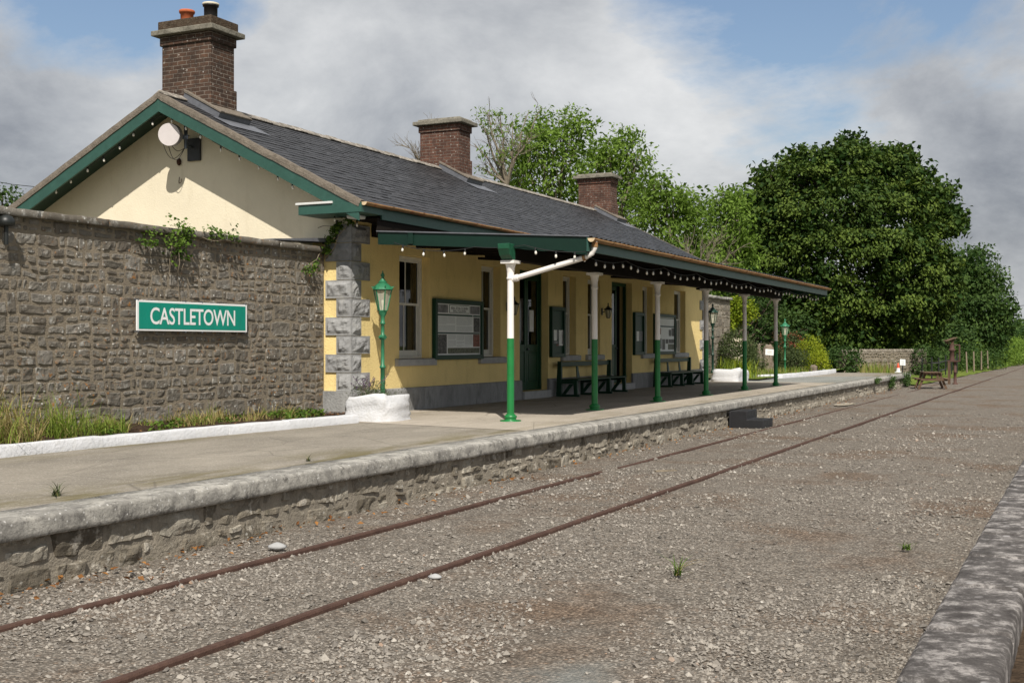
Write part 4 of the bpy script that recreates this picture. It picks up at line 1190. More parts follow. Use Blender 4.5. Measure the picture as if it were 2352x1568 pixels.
at(.84, .985, .455, .75, 'photograph', 'photo_dark', .003)
at(.01, .985, .415, .445, 'heading_bar', 'bar_green', .003)
at(.01, .225, .03, .40, 'photograph', 'photo_dark', .003)
at(.25, .82, .15, .405, 'text_block', 'paper_grey', .001); lines(.255, .43, .16, .40, 13, (5,)); lines(.445, .62, .16, .40, 13, (6, 10)); lines(.635, .81, .16, .40, 13, (11,))
at(.83, .985, .16, .41, 'photograph', 'photo_colour', .003); at(.25, .985, .03, .14, 'photograph', 'photo_green', .003)
# green pinboards by the third and fifth windows
def pinboard(label, ya, yb, za, zb, papers):
    b = board(label, ya, yb, za, zb); panel(b, 'backing', 'dark_green', ya + .1, yb - .1, za + .1, zb - .1)
    for (u0, u1, v0, v1, mt) in papers:
        p = panel(b, 'notice', mt, ya + (yb - ya) * u0, ya + (yb - ya) * u1, za + (zb - za) * v0, za + (zb - za) * v1, .004)
pinboard('green pinboard with two paper notices left of the first bench', 28.6, 29.5, 1.615, 2.94, [(.17, .42, .33, .54, 'paper_white'), (.43, .54, .36, .54, 'photo_grey'), (.18, .5, .27, .32, 'photo_grey'), (.4, .55, .225, .26, 'photo_colour'), (.58, .88, .23, .54, 'paper_white'), (.80, .85, .26, .52, 'ink_black')])
pinboard('green pinboard with one small notice just past the second door', 34.93, 35.84, 1.62, 2.94, [(.17, .5, .33, .56, 'paper_white'), (.53, .85, .33, .56, 'photo_grey')])
ya, yb = 36.85, 38.98
b4 = board('large framed history board near the far end, behind the third white and green column', ya, yb, za, zb)
p4 = panel(b4, 'poster', 'paper_grey', ya + .1, yb - .1, za + .1, zb - .1); w = yb - ya; h = zb - za
for (u0, u1, v0, v1, mt) in ((.06, .94, .68, .715, 'bar_green'), (.06, .94, .89, .905, 'bar_green'), (.1, .30, .5, .66, 'photo_colour'), (.68, .80, .46, .62, 'photo_dark'), (.82, .94, .46, .66, 'photo_dark'), (.36, .5, .12, .38, 'photo_dark'), (.53, .66, .27, .38, 'photo_dark'), (.68, .94, .28, .38, 'photo_dark'), (.64, .94, .12, .26, 'photo_green'), (.1, .33, .14, .4, 'photo_grey')):
    panel(b4, 'photograph', mt, ya + w * u0, ya + w * u1, za + h * v0, za + h * v1, .003)

# ================================================================== WALL LANTERNS, LAMP POSTS
def lantern_head(c, s, mat, parent, n=6):
    m = MB(); rot = .3
    m.lathe([(.07 * s, .0), (.085 * s, .02 * s), (.085 * s, .035 * s)], c, n, False, rot)
    zb, zt, rb, rt = .035 * s, .40 * s, .085 * s, .165 * s
    for k in range(n):
        t = rot + k * 2 * math.pi / n; d = Vector((math.cos(t), math.sin(t), 0))
        m.bar(Vector(c) + d * rb + Z1 * zb, Vector(c) + d * rt + Z1 * zt, .018 * s, .018 * s)
        t2 = t + 2 * math.pi / n; d2 = Vector((math.cos(t2), math.sin(t2), 0))
        m.bar(Vector(c) + d * rt + Z1 * zt, Vector(c) + d2 * rt + Z1 * zt, .03 * s, .025 * s)
        # upswept crown tips
        m.prism([Vector(c) + d * (rt - .01 * s) + Z1 * (zt), Vector(c) + d * (rt + .055 * s) + Z1 * (zt + .06 * s), Vector(c) + d * (rt - .03 * s) + Z1 * (zt + .05 * s)], d.cross(Z1) * .012 * s)
    m.lathe([(.19 * s, .40 * s), (.17 * s, .43 * s), (.13 * s, .475 * s), (.09 * s, .51 * s), (.075 * s, .515 * s), (.08 * s, .535 * s), (.05 * s, .56 * s), (.028 * s, .60 * s), (.02 * s, .625 * s), (.036 * s, .645 * s), (.036 * s, .665 * s), (.016 * s, .69 * s), (.006 * s, .735 * s), (.0, .74 * s)], c, 18, False)
    hd = m.build('lantern', mat, parent)
    m = MB()
    for k in range(n):
        t = rot + k * 2 * math.pi / n; t2 = t + 2 * math.pi / n; d = Vector((math.cos(t), math.sin(t), 0)); d2 = Vector((math.cos(t2), math.sin(t2), 0)); q = .97
        m.poly([Vector(c) + d * rb * q + Z1 * zb, Vector(c) + d2 * rb * q + Z1 * zb, Vector(c) + d2 * rt * q + Z1 * zt, Vector(c) + d * rt * q + Z1 * zt])
    m.build('glass', 'lantern_glass', hd)
    m = MB(); m.lathe([(.012 * s, .04 * s), (.02 * s, .13 * s), (.03 * s, .19 * s), (.02 * s, .24 * s), (.004, .26 * s)], c, 10); m.build('bulb', 'bulb_glass', hd)
    return hd
def lamp_post(loc, mat, label, H=2.12):
    x, y, z = loc; L = thing('lamp_post', loc, label, 'lamp post', 'old style lamp posts on the platform')
    m = MB(); m.lathe([(.075, 0), (.075, .06), (.055, .09), (.045, .12), (.043, H * .36), (.06, H * .365), (.06, H * .38), (.05, H * .39), (.035, H * .4), (.034, H * .70), (.05, H * .705), (.05, H * .725), (.034, H * .73), (.034, H * .86), (.05, H * .865), (.05, H * .88), (.036, H * .89), (.04, H * .95), (.075, H * .985), (.08, H)], loc, 18)
    m.build('post', mat, L)
    m = MB(); zz = z + H * .715; m.tube([(x, y - .13, zz), (x, y + .13, zz)], .016, 10); m.tube([(x - .05, y, zz), (x + .05, y, zz)], .05, 10)
    m.build('ladder_bar', mat, L)
    lantern_head((x, y, z + H), 1.08, mat, L)
    return L
lx = -12.22; ly = None
t_ = (879 - CX) / F                              # lamp stands just in front of the corner
ly = -lx * (CA + t_ * SA) / (SA - t_ * CA)
l1 = lamp_post((lx, ly, PZ + .30), 'lamp_green', 'bright green lamp post in the white boulder planter by the quoined corner', 1.68)
p2 = CP(1637, 860, 44.3); lamp_post((p2.x, p2.y, PZ + .3), 'lamp_dark_green', 'dark green lamp post beyond the far corner of the station house', 1.80)
p3 = CP(1803, 850, 54.6); lamp_post((p3.x, p3.y, PZ), 'lamp_green', 'light green lamp post among the shrubs past the canopy end', 1.74)

def wall_lantern(y, z, label):
    L = thing('wall_lantern', (BX, y, z), label, 'wall lantern', 'black lanterns beside the doors'); x = BX + .2
    m = MB(); m.box(BX + .002, BX + .02, y - .04, y + .04, z - .12, z + .08); m.tube([(BX + .02, y, z - .05), (BX + .10, y, z - .02), (BX + .17, y, z + .07), (x, y, z + .10)], .012, 8); m.build('bracket', 'dark_metal', L)
    lantern_head((x, y, z - .22), .62, 'dark_metal', L)
wall_lantern(26.1, 2.88, 'black wall lantern just left of the first green door')
wall_lantern(32.35, 2.92, 'black wall lantern just left of the second, darker door')

# ================================================================== BENCHES
def bench(y0, y1, label):
    b = thing('bench', (-12.3, (y0 + y1) / 2, PZ), label, 'bench', 'green benches under the canopy')
    xb, xf = -12.6, -12.0; L = y1 - y0
    m = MB(); m.box(xb + .14, xf + .02, y0 + .02, y1 - .02, PZ + .42, PZ + .46); m.build('seat', 'dark_green', b, .008, 1)
    m = MB(); m.box(xb + .06, xb + .10, y0 + .09, y1 - .09, PZ + .78, PZ + .90); m.build('back_rail', 'dark_green', b, .006, 1)
    for f in (.33, .67):
        y = y0 + L * f; m = MB(); m.prism([(xb + .11, y - .10, PZ + .462), (xb + .11, y + .10, PZ + .462), (xb + .075, y + .05, PZ + .776), (xb + .075, y - .05, PZ + .776)], (.03, 0, 0)); m.build('back_slat', 'dark_green', b, .004, 1)
    for y in (y0, y1 - .09):
        m = MB(); m.prism([(xb, y, PZ), (xb + .15, y, PZ), (xb + .15, y, PZ + .92), (xb + .04, y, PZ + .92)], (0, .09, 0)); m.build('end_post', 'dark_green', b, .006, 1)
    for f in (0, .36, .66, 1):
        y = y0 + .005 + (L - .09) * f; m = MB()
        m.prism([(xf - .10, y, PZ + .06), (xf, y, PZ + .06), (xf - .01, y, PZ + .418), (xf - .11, y, PZ + .418)], (0, .08, 0))
        m.box(xb + .152, xf + .05, y + .001, y + .079, PZ, PZ + .058)
        m.box(xb + .152, xf - .112, y + .002, y + .078, PZ + .34, PZ + .416)
        m.prism([(xb + .16, y + .01, PZ + .06), (xb + .26, y + .01, PZ + .06), (xf - .12, y + .01, PZ + .33), (xf - .22, y + .01, PZ + .33)], (0, .05, 0))
        if 0 < f < 1: m.box(xb + .153, xb + .24, y, y + .08, PZ + .06, PZ + .338)
        m.build('leg', 'dark_green', b, .004, 1)
bench(28.78, 32.45, 'dark green wooden bench between the two doors')
bench(36.5, 40.1, 'dark green wooden bench under the far history board')

# ================================================================== GABLE FITTINGS
ds = thing('satellite_dish', (-16.5, Y0, 6.1), 'round white drum antenna on a pipe bracket high on the gable', 'dish')
dc = Vector((Xat(388, 18.66), 18.66, Zat(309, Xat(388, 18.66), 18.66))); dn = Vector((.34, -.92, -.10)).normalized(); dr = .225
ax = dn.cross(Z1).normalized(); ay = ax.cross(dn)
def ringp(c, r, n=36): return [c + ax * r * math.cos(2 * math.pi * k / n) + ay * r * math.sin(2 * math.pi * k / n) for k in range(n)]
m = MB(); r0 = ringp(dc + dn * .0, dr); r1 = ringp(dc - dn * .16, dr); r2 = ringp(dc - dn * .26, dr * .45)
m.mi = 0; m.poly([p + dn * .012 for p in ringp(dc, dr * .985)])
rr0 = [m.vert(p + dn * .012) for p in ringp(dc, dr * .985)]; ra = [m.vert(p) for p in r0]; m.mi = 1; rb = [m.vert(p) for p in r1]; rc_ = [m.vert(p) for p in r2]
for k in range(36):
    j = (k + 1) % 36
    m.mi = 0; m.face((rr0[k], ra[k], ra[j], rr0[j])); m.mi = 1; m.face((ra[k], rb[k], rb[j], ra[j])); m.face((rb[k], rc_[k], rc_[j], rb[j]))
m.face(rc_); m.build('drum', ['dish_white', 'dish_grey'], ds)
m = MB(); px_, py_ = -16.53, 19.05
m.tube([(px_, py_, 5.92), (px_, py_, 6.40), (px_ - .0, Y0 - .03, 6.52)], .038, 12); m.tube([(px_, py_, 5.98), (px_, Y0 - .005, 5.98)], .025); m.bar((px_ - .13, py_ - .12, 6.15), (px_ + .06, py_, 6.15), .06, .09); m.box(px_ - .06, px_ + .06, py_ - .06, py_ + .06, 6.11, 6.13); m.box(px_ - .06, px_ + .06, py_ - .06, py_ + .06, 6.17, 6.19)
m.build('bracket', 'steel', ds)
m = MB()
for k, (x0, z0, dpth) in enumerate(((-16.84, 5.99, .26), (-16.71, 5.97, .28), (-16.63, 5.97, .1))):
    m.tube([(x0 + (px_ - x0) * t, 18.74 + .28 * t, z0 + (5.93 - z0) * t - dpth * math.sin(math.pi * t ** .8)) for t in [i / 14 for i in range(15)]], .006, 6)
m.build('cable', 'black_cable', ds)
m = MB(); m.box(-16.66, -16.34, Y0 - .06, Y0 - .004, 5.70, 6.16)
for x in (-16.63, -16.37):
    for z in (5.73, 6.13): m.box(x - .012, x + .012, Y0 - .07, Y0 - .06, z - .012, z + .012)
tag(m.build('junction_box', 'grey_plastic', None, .008), 'flat dark grey box on the gable beside the antenna', 'box')
m = MB(); hx = Xat(439 * .9408, Y0); m.lathe([(.02, 0), (.045, .04), (.05, .09), (.035, .13), (.01, .15)], (hx, Y0 - .03, Zat(402 * .9408, hx, Y0) - .02), 10); tag(m.build('clay_nest', 'brown_clay'), 'small brown lump stuck to the gable under the antenna', 'nest')
m = MB(); hx = Xat(438 * .9408, Y0); hz = Zat(432 * .9408, hx, Y0); m.tube([(hx, Y0 - .005, hz), (hx, Y0 - .02, hz - .1), (hx + .03, Y0 - .05, hz - .14), (hx + .1, Y0 - .06, hz - .12), (hx + .11, Y0 - .06, hz - .05)], .007, 6); tag(m.build('iron_hook', 'old_iron'), 'thin bent iron hook on the cream gable', 'hook')
m = MB(); m.tube([(-13.02, Y0 - .03, 4.33), (-13.02, Y0 - .03, 4.0), (-13.08, Y0 - .05, 3.93), (-13.3, Y0 - .1, 3.9)], .022, 8); tag(m.build('drain_cable', 'black_cable'), 'black pipe curving down from the eaves return onto the wall top', 'pipe')

# ================================================================== STRING LIGHTS
bulb_me = None
def string(label, nodes, bulbs_per, sag, cats='string lights', cable_r=.007):
    """nodes: hanging points; each span sags and carries bulbs"""
    global bulb_me
    root = thing('string_lights', nodes[0], label, cats, 'bulb strings on the station house')
    pts = []; bl = []
    for i, (a, b) in enumerate(zip(nodes, nodes[1:])):
        a, b = Vector(a), Vector(b); n = 10; nb = bulbs_per[i] if hasattr(bulbs_per, '__len__') else bulbs_per; sg_ = sag[i] if hasattr(sag, '__len__') else sag
        for k in range(n + (1 if i == len(nodes) - 2 else 0)):
            t = k / n; p = a.lerp(b, t); p.z -= sg_ * 4 * t * (1 - t); pts.append(p)
        for k in range(nb):
            t = (k + .5) / nb + U(-.08, .08) / max(1, nb); p = a.lerp(b, t); p.z -= sg_ * 4 * t * (1 - t); bl.append(p)
    m = MB(); m.tube(pts, cable_r, 5)
    for p in bl: m.tube([p + Vector((0, 0, .01)), p + Vector((0, 0, -.05))], [.016, .018], 8)
    m.build('cable', 'black_cable', root)
    if bulb_me is None:
        mm = MB(); mm.lathe([(.012, -.05), (.016, -.06), (.024, -.083), (.027, -.102), (.023, -.122), (.011, -.134), (.002, -.137)], (0, 0, 0), 12)
        o = mm.build('bulb', 'bulb_glass'); bulb_me = o.data; bpy.data.objects.remove(o)
    for p in bl:
        o = bpy.data.objects.new('bulb', bulb_me); o.scale = (.82, .82, .85); COL.objects.link(o); o.parent = root; o.location = Vector(p) - Vector(nodes[0])
        o.rotation_euler = (U(-.12, .12), U(-.12, .12), 0)
    return root
nd = [(-7.98, CY0 + .15 + (CY1 - CY0 - .3) * k / 9, 3.545) for k in range(10)]
string('long string of clear bulbs hung along the front of the canopy', nd, [5, 5, 5, 5, 5, 5, 5, 5, 5], .09)
yy = CY0 - .03
def ep(x, y): X = Xat(x, yy); return (X, yy, Zat(y, X, yy))
s2 = string('string of bulbs drooping across the near end of the canopy', [ep(905, 557), ep(1090, 567), ep(1205, 563), ep(1345, 578)], [4, 1, 3], [.11, .03, .05])
yb_ = RY0 + .1
def gp(x, y, yv=None): yv = yv or yb_; X = Xat(x, yv); return (X, yv, Zat(y, X, yv))
def g1(cx_, cy_): return gp(cx_ / 2.6133 * .9408, cy_ / 2.6133 * .9408 - (5 if cx_ < 1050 else -4))
string('string of small bulbs following the barge boards of the cream gable', [g1(300, 1248), g1(500, 1110), g1(710, 975), g1(905, 795), g1(1060, 715), g1(1230, 800), g1(1460, 950), g1(1590, 990), g1(1830, 1135), g1(1895, 1165)], [2, 2, 2, 1, 2, 2, 1, 2, 1], .02)
yr = RY0 + .3
string('short string of bulbs under the eaves return at the building corner', [gp(745, 487, Y0 - .4), gp(800, 500, Y0 - .2), (BX + .2, Y0 + .25, 4.3), (BX + .32, 20.5, 4.28), (BX + .3, 21.5, 4.27)], [1, 1, 1, 2][:4], .02)
# ================================================================== VEGETATION TOOLS
def branch(mb, a, b, r0, r1, n=7, wob=.12, seed=0, sides=7):
    a, b = Vector(a), Vector(b); L = (b - a).length; pts = []; rs_ = []
    for k in range(n + 1):
        t = k / n; p = a.lerp(b, t) + mnoise.noise_vector(Vector((seed * 1.7, t * 2.2, seed))) * wob * L * math.sin(math.pi * t)
        pts.append(p); rs_.append(r0 + (r1 - r0) * t)
    mb.tube(pts, rs_, sides, False); return pts
def clump_leaves(cs, dirs, rad, per, size, aspect, up=.5, out=.7, rnd=.7, flat=.7, tone_lo=0, tone_hi=1, droop=0):
    K = len(cs); c = np.repeat(cs, per, 0); d = np.repeat(dirs, per, 0); N = len(c)
    off = np.clip(RNG.normal(size=(N, 3)), -1.7, 1.7) * rad; off[:, 2] *= flat
    p = c + off
    n = d * out + np.array([0, 0, up]) + RNG.normal(size=(N, 3)) * rnd
    ct = np.repeat(RNG.uniform(tone_lo, tone_hi, K), per)
    tone = np.clip(ct + RNG.normal(0, .16, N), 0, 1)
    sz = size * RNG.uniform(.6, 1.25, N)
    dv = d * .5 + np.array([0, 0, -droop]) if droop else None
    return leaf_quads(p, n, sz, aspect, .18, dv), tone
def shell_points(lobes, dens, inner=.82, squash=1.0, jit=.1, zmin=None, lumpy=.22):
    C = np.array([l[:3] for l in lobes]); Rr = np.array([l[3] for l in lobes]); P = []; D = []
    for c, r in zip(C, Rr):
        n = max(3, int(4 * math.pi * r * r * dens)); d = unit(RNG.normal(size=(n, 3)))
        lump = np.array([mnoise.noise(Vector(tuple(q * 2.1 + c))) for q in d])
        p = c + d * (r * (1 + lump * lumpy + RNG.uniform(-jit, jit, n)))[:, None] * np.array([1, 1, squash])
        dist = np.linalg.norm(p[:, None] - C[None], axis=2) / Rr[None]
        k = (dist.min(1) > inner)
        if zmin is not None: k &= p[:, 2] > zmin
        P.append(p[k]); D.append(d[k])
    return np.concatenate(P), np.concatenate(D)
def tree(name, label, base, lobes, mat, dens=2.2, crad=.28, per=22, size=.2, aspect=.55, trunk_r=.3, trunk_h=.35, fill=.25, limbs=14, bark='bark', group=None, cat='tree', droop=0, up=.5, out=.7, zmin=None, tl=(.1, .9), inner=.82, rnd=.75, lumpy=.22, flat=.7):
    L = thing(name, base, label, cat, group); base = Vector(base)
    P, D = shell_points(lobes, dens, inner, 1, .12, zmin, lumpy)
    q, t = clump_leaves(P, D, crad, per, size, aspect, up, out, rnd, flat, tl[0], tl[1], droop)
    # sparser inner foliage closing the crown, its darker tone paints in the shade
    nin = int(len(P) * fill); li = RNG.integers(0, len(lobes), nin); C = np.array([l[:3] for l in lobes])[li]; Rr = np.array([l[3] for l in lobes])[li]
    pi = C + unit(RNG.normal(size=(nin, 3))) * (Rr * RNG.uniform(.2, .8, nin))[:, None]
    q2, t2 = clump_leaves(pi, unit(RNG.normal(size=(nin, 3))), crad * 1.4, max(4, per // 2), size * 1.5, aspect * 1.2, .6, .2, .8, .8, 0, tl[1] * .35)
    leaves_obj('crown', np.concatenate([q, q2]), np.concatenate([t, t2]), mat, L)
    m = MB(); cen = Vector(np.mean([l[:3] for l in lobes], 0)); fork = base + (Vector((cen.x, cen.y, base.z)) - base) * .4; fork.z = base.z + (cen.z - base.z) * trunk_h
    branch(m, base, fork, trunk_r * 1.25, trunk_r * .85, 8, .05, hash(label) % 50, 10)
    idx = list(range(len(lobes))); random.shuffle(idx)
    for k in idx[:limbs]:
        c = Vector(lobes[k][:3]); pts = branch(m, fork, c, trunk_r * .5, trunk_r * .16, 8, .12, k, 7)
        for j in range(4):
            e = c + Vector((U(-1, 1), U(-1, 1), U(-.3, 1))).normalized() * lobes[k][3] * .9
            branch(m, pts[5 + j % 3], e, trunk_r * .14, trunk_r * .04, 5, .15, k * 7 + j, 5)
    m.build('trunk', bark, L); return L
def px_lobes(spec, zc, dth, jit=.6):
    """lobes given by where the crown's parts lie as seen from the station track, set out round depth zc"""
    out = []
    for s in spec:
        x, y, r = s[:3]; dz = s[3] if len(s) > 3 else 0
        p = CP(x, y, zc + dz * dth); out.append((p.x, p.y, p.z, r * (zc + dz * dth) / F))
    return out

# ---- the great chestnut
ZC = 76
sp = []
for (x, y, r) in [(1960, 375, 62), (1885, 385, 52), (2040, 385, 62), (1800, 425, 55), (2105, 430, 58), (1755, 500, 55), (2150, 480, 48), (1850, 480, 80), (1955, 480, 90), (2060, 495, 85), (2140, 560, 60), (1735, 570, 55), (1800, 580, 80), (1900, 590, 95), (2010, 600, 95), (2100, 620, 80), (1740, 650, 60), (1820, 680, 80), (1930, 700, 85), (2040, 700, 85), (2120, 690, 70), (1770, 730, 55), (1860, 750, 55), (1985, 760, 45), (2060, 755, 55), (2130, 750, 50), (1830, 790, 42), (1890, 790, 44), (1945, 800, 34), (1860, 820, 34), (1915, 825, 28), (1985, 325, 26), (1925, 335, 24), (2095, 370, 26), (2180, 440, 22), (2195, 500, 20), (1780, 385, 22), (1842, 345, 24), (1715, 470, 20), (2075, 345, 20), (2160, 640, 45), (1700, 590, 24), (1712, 700, 40), (1700, 640, 34), (1690, 560, 26), (1725, 760, 40)]:
    x = 1945 + (x - 1945) * .985 - 12; y = 580 + (y - 580) * (.915 if y < 580 else 1)
    d = math.hypot((x - 1945) / 240, (y - 580) / 270); k = math.sqrt(max(0, 1 - d * d))
    y += 5; sp.append((x, y, r * .76, -k)); sp.append((x + U(-20, 20), y + U(-20, 10), r * .74, k * .8))
    for _ in range(4 if r > 40 else 1):
        t_ = U(0, 6.28); q_ = min(1, math.hypot((x + r * .8 * math.cos(t_) - 1945) / 255, (y + r * .8 * math.sin(t_) - 580) / 275)); sp.append((x + r * .85 * math.cos(t_), y + r * .85 * math.sin(t_), r * U(.28, .5), -math.sqrt(1 - q_ * q_) - .1))
bp = CP(1945, 850, ZC); 
tree('chestnut_tree', 'huge dark broad crowned tree past the canopy end, tallest in the picture', (bp.x, bp.y, .3), px_lobes(sp, ZC, 5.2), 'chestnut_leaf', 1.0, .40, 62, .25, .6, .5, .3, .8, 24, droop=.9, up=.7, out=.8, zmin=.8, rnd=.5, lumpy=.5, inner=.8, flat=.5, tl=(.15, 1))
# ---- second big tree on the right
sp = []
for (x, y, r) in [(2240, 608, 36), (2205, 615, 32), (2270, 645, 34), (2190, 680, 48), (2240, 690, 48), (2292, 700, 26), (2195, 740, 46), (2250, 750, 46), (2296, 742, 24), (2180, 780, 36), (2235, 785, 30), (2275, 775, 24)]:
    sp.append((x, y, r, -.6)); sp.append((x + U(-8, 8), y, r * .9, .5))
bp = CP(2245, 830, 98)
tree('broadleaf_tree', 'rounded mid green tree at the right behind the chestnut, beside the track', (bp.x, bp.y, .2), px_lobes(sp, 98, 4), 'far_leaf', .9, .5, 55, .30, .6, .4, .3, .35, 10, droop=.5, zmin=.6)
# ---- loose ash trees behind the station roof
def ash(label, spec, zc, base, dens=2.0, per=30, size=.25, tl=(.25, 1), dth=1.2, limbs=9, crad=.34):
    sp = []
    for s in spec: sp.append((s[0], s[1], s[2], U(-1, 1)))
    b = CP(base[0], 800, zc)
    return tree('ash_tree', label, (b.x, b.y, .3), px_lobes(sp, zc, dth), 'ash_leaf', dens, crad, per, size, .42, .22, .45, .3, limbs, 'pale_bark', 'ash trees behind the station roof', droop=.25, up=.4, out=.5, tl=tl, inner=.72, rnd=.6, lumpy=.45)
ash('airy tall tree behind the roof, between the middle and far chimneys', [(1250, 300, 36), (1300, 285, 34), (1335, 300, 26), (1215, 330, 40), (1270, 345, 46), (1320, 345, 34), (1185, 390, 34), (1240, 400, 52), (1295, 400, 46), (1200, 445, 40), (1260, 460, 50), (1310, 450, 40), (1170, 430, 24), (1340, 420, 20)], 62, (1250, 0))
ash('windblown tree with its crown right above the far chimney', [(1400, 345, 34), (1440, 335, 32), (1465, 360, 22), (1370, 365, 30), (1395, 395, 44), (1445, 395, 40), (1360, 420, 34), (1470, 440, 36), (1430, 450, 50), (1375, 470, 40), (1470, 490, 50)], 66, (1420, 0))
ash('shaggy tree just right of the far chimney with bleached bare twigs', [(1500, 425, 30), (1530, 440, 34), (1500, 470, 44), (1555, 470, 40), (1590, 470, 30), (1540, 520, 55), (1600, 520, 40), (1490, 530, 45), (1570, 570, 60), (1610, 590, 40), (1530, 590, 50), (1600, 640, 50)], 60, (1550, 0), 1.9, tl=(.1, .8))
ash('light green tree squeezed between the bleached twigs and the chestnut', [(1665, 470, 32), (1690, 455, 22), (1640, 500, 28), (1660, 530, 44), (1700, 520, 34), (1630, 570, 40), (1690, 590, 50), (1640, 640, 50), (1700, 660, 50), (1670, 700, 40)], 63, (1665, 0), 1.9, tl=(.2, .9))
b = CP(1610, 680, 58); sp = [(1575, 640, 50), (1640, 670, 45), (1690, 690, 40), (1725, 730, 40), (1660, 730, 40), (1740, 700, 40), (1770, 690, 40), (1755, 750, 40), (1800, 760, 40), (1840, 770, 36), (1710, 780, 40), (1780, 790, 30)]
tree('hedgerow_tree', 'dense bushy growth seen between the canopy columns behind the pale wall', (b.x, b.y, .4), px_lobes([(x, y, r, U(-1, 1)) for x, y, r in sp], 60, 1.5), 'hedge_leaf', 2.4, .28, 24, .2, .55, .2, .3, .3, 8)
# bare tree and twigs
def bare(label, base_px, tips, zc, r=.11, leafy=True):
    b = CP(*base_px, zc); L = thing('bare_tree', (b.x, b.y, .3), label, 'tree'); m = MB(); ends = []
    fork = CP(base_px[0], base_px[1], zc); branch(m, (b.x, b.y, .3), fork, r * 1.4, r, 6, .04, 3, 8)
    for i, (x, y) in enumerate(tips):
        e = CP(x, y, zc + U(-1.2, 1.2)); pts = branch(m, fork, e, r * .75, .012, 10, .12, i + 9, 6)
        for j in range(10):
            k = random.randint(3, 9); o_ = pts[k]; d = (pts[k] - pts[k - 1]).normalized(); v = (d + Vector((U(-1, 1), U(-1, 1), U(-.5, .9))) * .8).normalized()
            q = branch(m, o_, o_ + v * U(.5, 1.4), .018, .006, 4, .2, i * 31 + j, 4); ends.append(q[-1])
            for _ in range(2):
                o2 = q[2]; v2 = (v + Vector((U(-1, 1), U(-1, 1), U(-.4, .9)))).normalized(); branch(m, o2, o2 + v2 * U(.3, .7), .009, .004, 3, .2, i * 17 + j, 4)
    m.build('branches', 'pale_bark', L)
    if leafy:
        e = np.array([tuple(p) for p in ends if random.random() < .5]); q, t = clump_leaves(e, unit(RNG.normal(size=e.shape)), .2, 16, .2, .42, tone_lo=.2, tone_hi=.9); leaves_obj('leaves', q, t, 'ash_leaf', L)
bare('nearly leafless tree with bare pale branches right of the middle chimney', (1165, 425), [(1095, 270), (1120, 255), (1150, 262), (1175, 285), (1090, 330), (1215, 255), (1245, 245), (1110, 385), (1130, 300), (1185, 330)], 58)
bare('tangle of bleached bare twigs over the far end of the slate roof', (1600, 650), [(1570, 560), (1620, 560), (1650, 545), (1680, 575), (1555, 600), (1670, 600)], 56.5, .05, False)
bare('few bare twigs poking out left of the middle chimney', (985, 400), [(935, 335), (950, 350), (960, 370), (1000, 300)], 60, .05, False)
b = CP(15, 520, 45); tree('hawthorn_tree', 'small tree top showing over the wall at the far left edge', (b.x, b.y, .4), px_lobes([(5, 450, 24, 0), (28, 455, 18, .5), (-30, 450, 30, 0), (10, 485, 30, .3), (40, 490, 20, 0), (-20, 500, 40, 0)], 45, 1), 'far_leaf', 4, .2, 22, .14, .5, .15, .4, .3, 5, tl=(.3, 1))
m = MB(); a = CP(-60, 408, 40); b = CP(110, 432, 44); m.tube([a, a.lerp(b, .5) - Vector((0, 0, .05)), b, CP(400, 470, 55)], .012, 5); tag(m.build('overhead_wire', 'black_cable'), 'thin overhead wire in the sky at the left edge above the roof', 'wire')
m = MB(); a = CP(2320, 706, 130); m.tube([CP(2290, 708, 140), CP(2420, 694, 120)], .03, 5); tag(m.build('overhead_wire', 'black_cable'), 'thin overhead wire in the sky at the right edge beside the rounded tree', 'wire')

# far hedges
def hedge(name, label, pts, r, mat, dens=2, per=18, size=.2, cr=.25, cat='hedge', zmin=.2):
    L = thing(name, pts[0], label, cat); lob = []
    for p, q in zip(pts, pts[1:]):
        p, q = Vector(p), Vector(q); n = max(1, int((q - p).length / (r * .8)))
        for k in range(n): c = p.lerp(q, (k + .5) / n); lob.append((c.x + U(-.2, .2) * r, c.y + U(-.2, .2) * r, c.z + U(-.25, .3) * r, r * U(.75, 1.15)))
    P, D = shell_points(lob, dens, .8, 1, .12, zmin); q, t = clump_leaves(P, D, cr, per, size, .5, .5, .6, .8)
    leaves_obj('foliage', q, t, mat, L); return L
def GPz(x, zc, z): p = CP(x, 790, zc); p.z = z; return p
hedge('hedge', 'bushy green hedge running along the track to the far right horizon', [GPz(2215, 92, .9), GPz(2270, 100, .9), GPz(2330, 112, 1.0), GPz(2345, 135, .8)], 1.15, 'ash_leaf', 1.6, 22, .24, .3)
hedge('hedge', 'low distant hedge behind the grass verge right of the rusty post', [GPz(2160, 78, .5), GPz(2220, 84, .6), GPz(2280, 94, .5)], .9, 'far_leaf', 2, 20, .2, .25)
hedge('thicket', 'dark thicket closing the view under and behind the great chestnut', [GPz(1700, 84, 2.2), GPz(1850, 85, 2.4), GPz(2000, 86, 2.4), GPz(2180, 88, 2.2)], 2.6, 'hedge_leaf', 1.6, 26, .36, .45, 'bushes', .1)
hedge('tree_line', 'far off dark tree line on the horizon at the right edge', [GPz(2318, 210, 1.5), GPz(2350, 230, 2), GPz(2420, 260, 2)], 3.6, 'far_leaf', .5, 20, .7, 1.0)

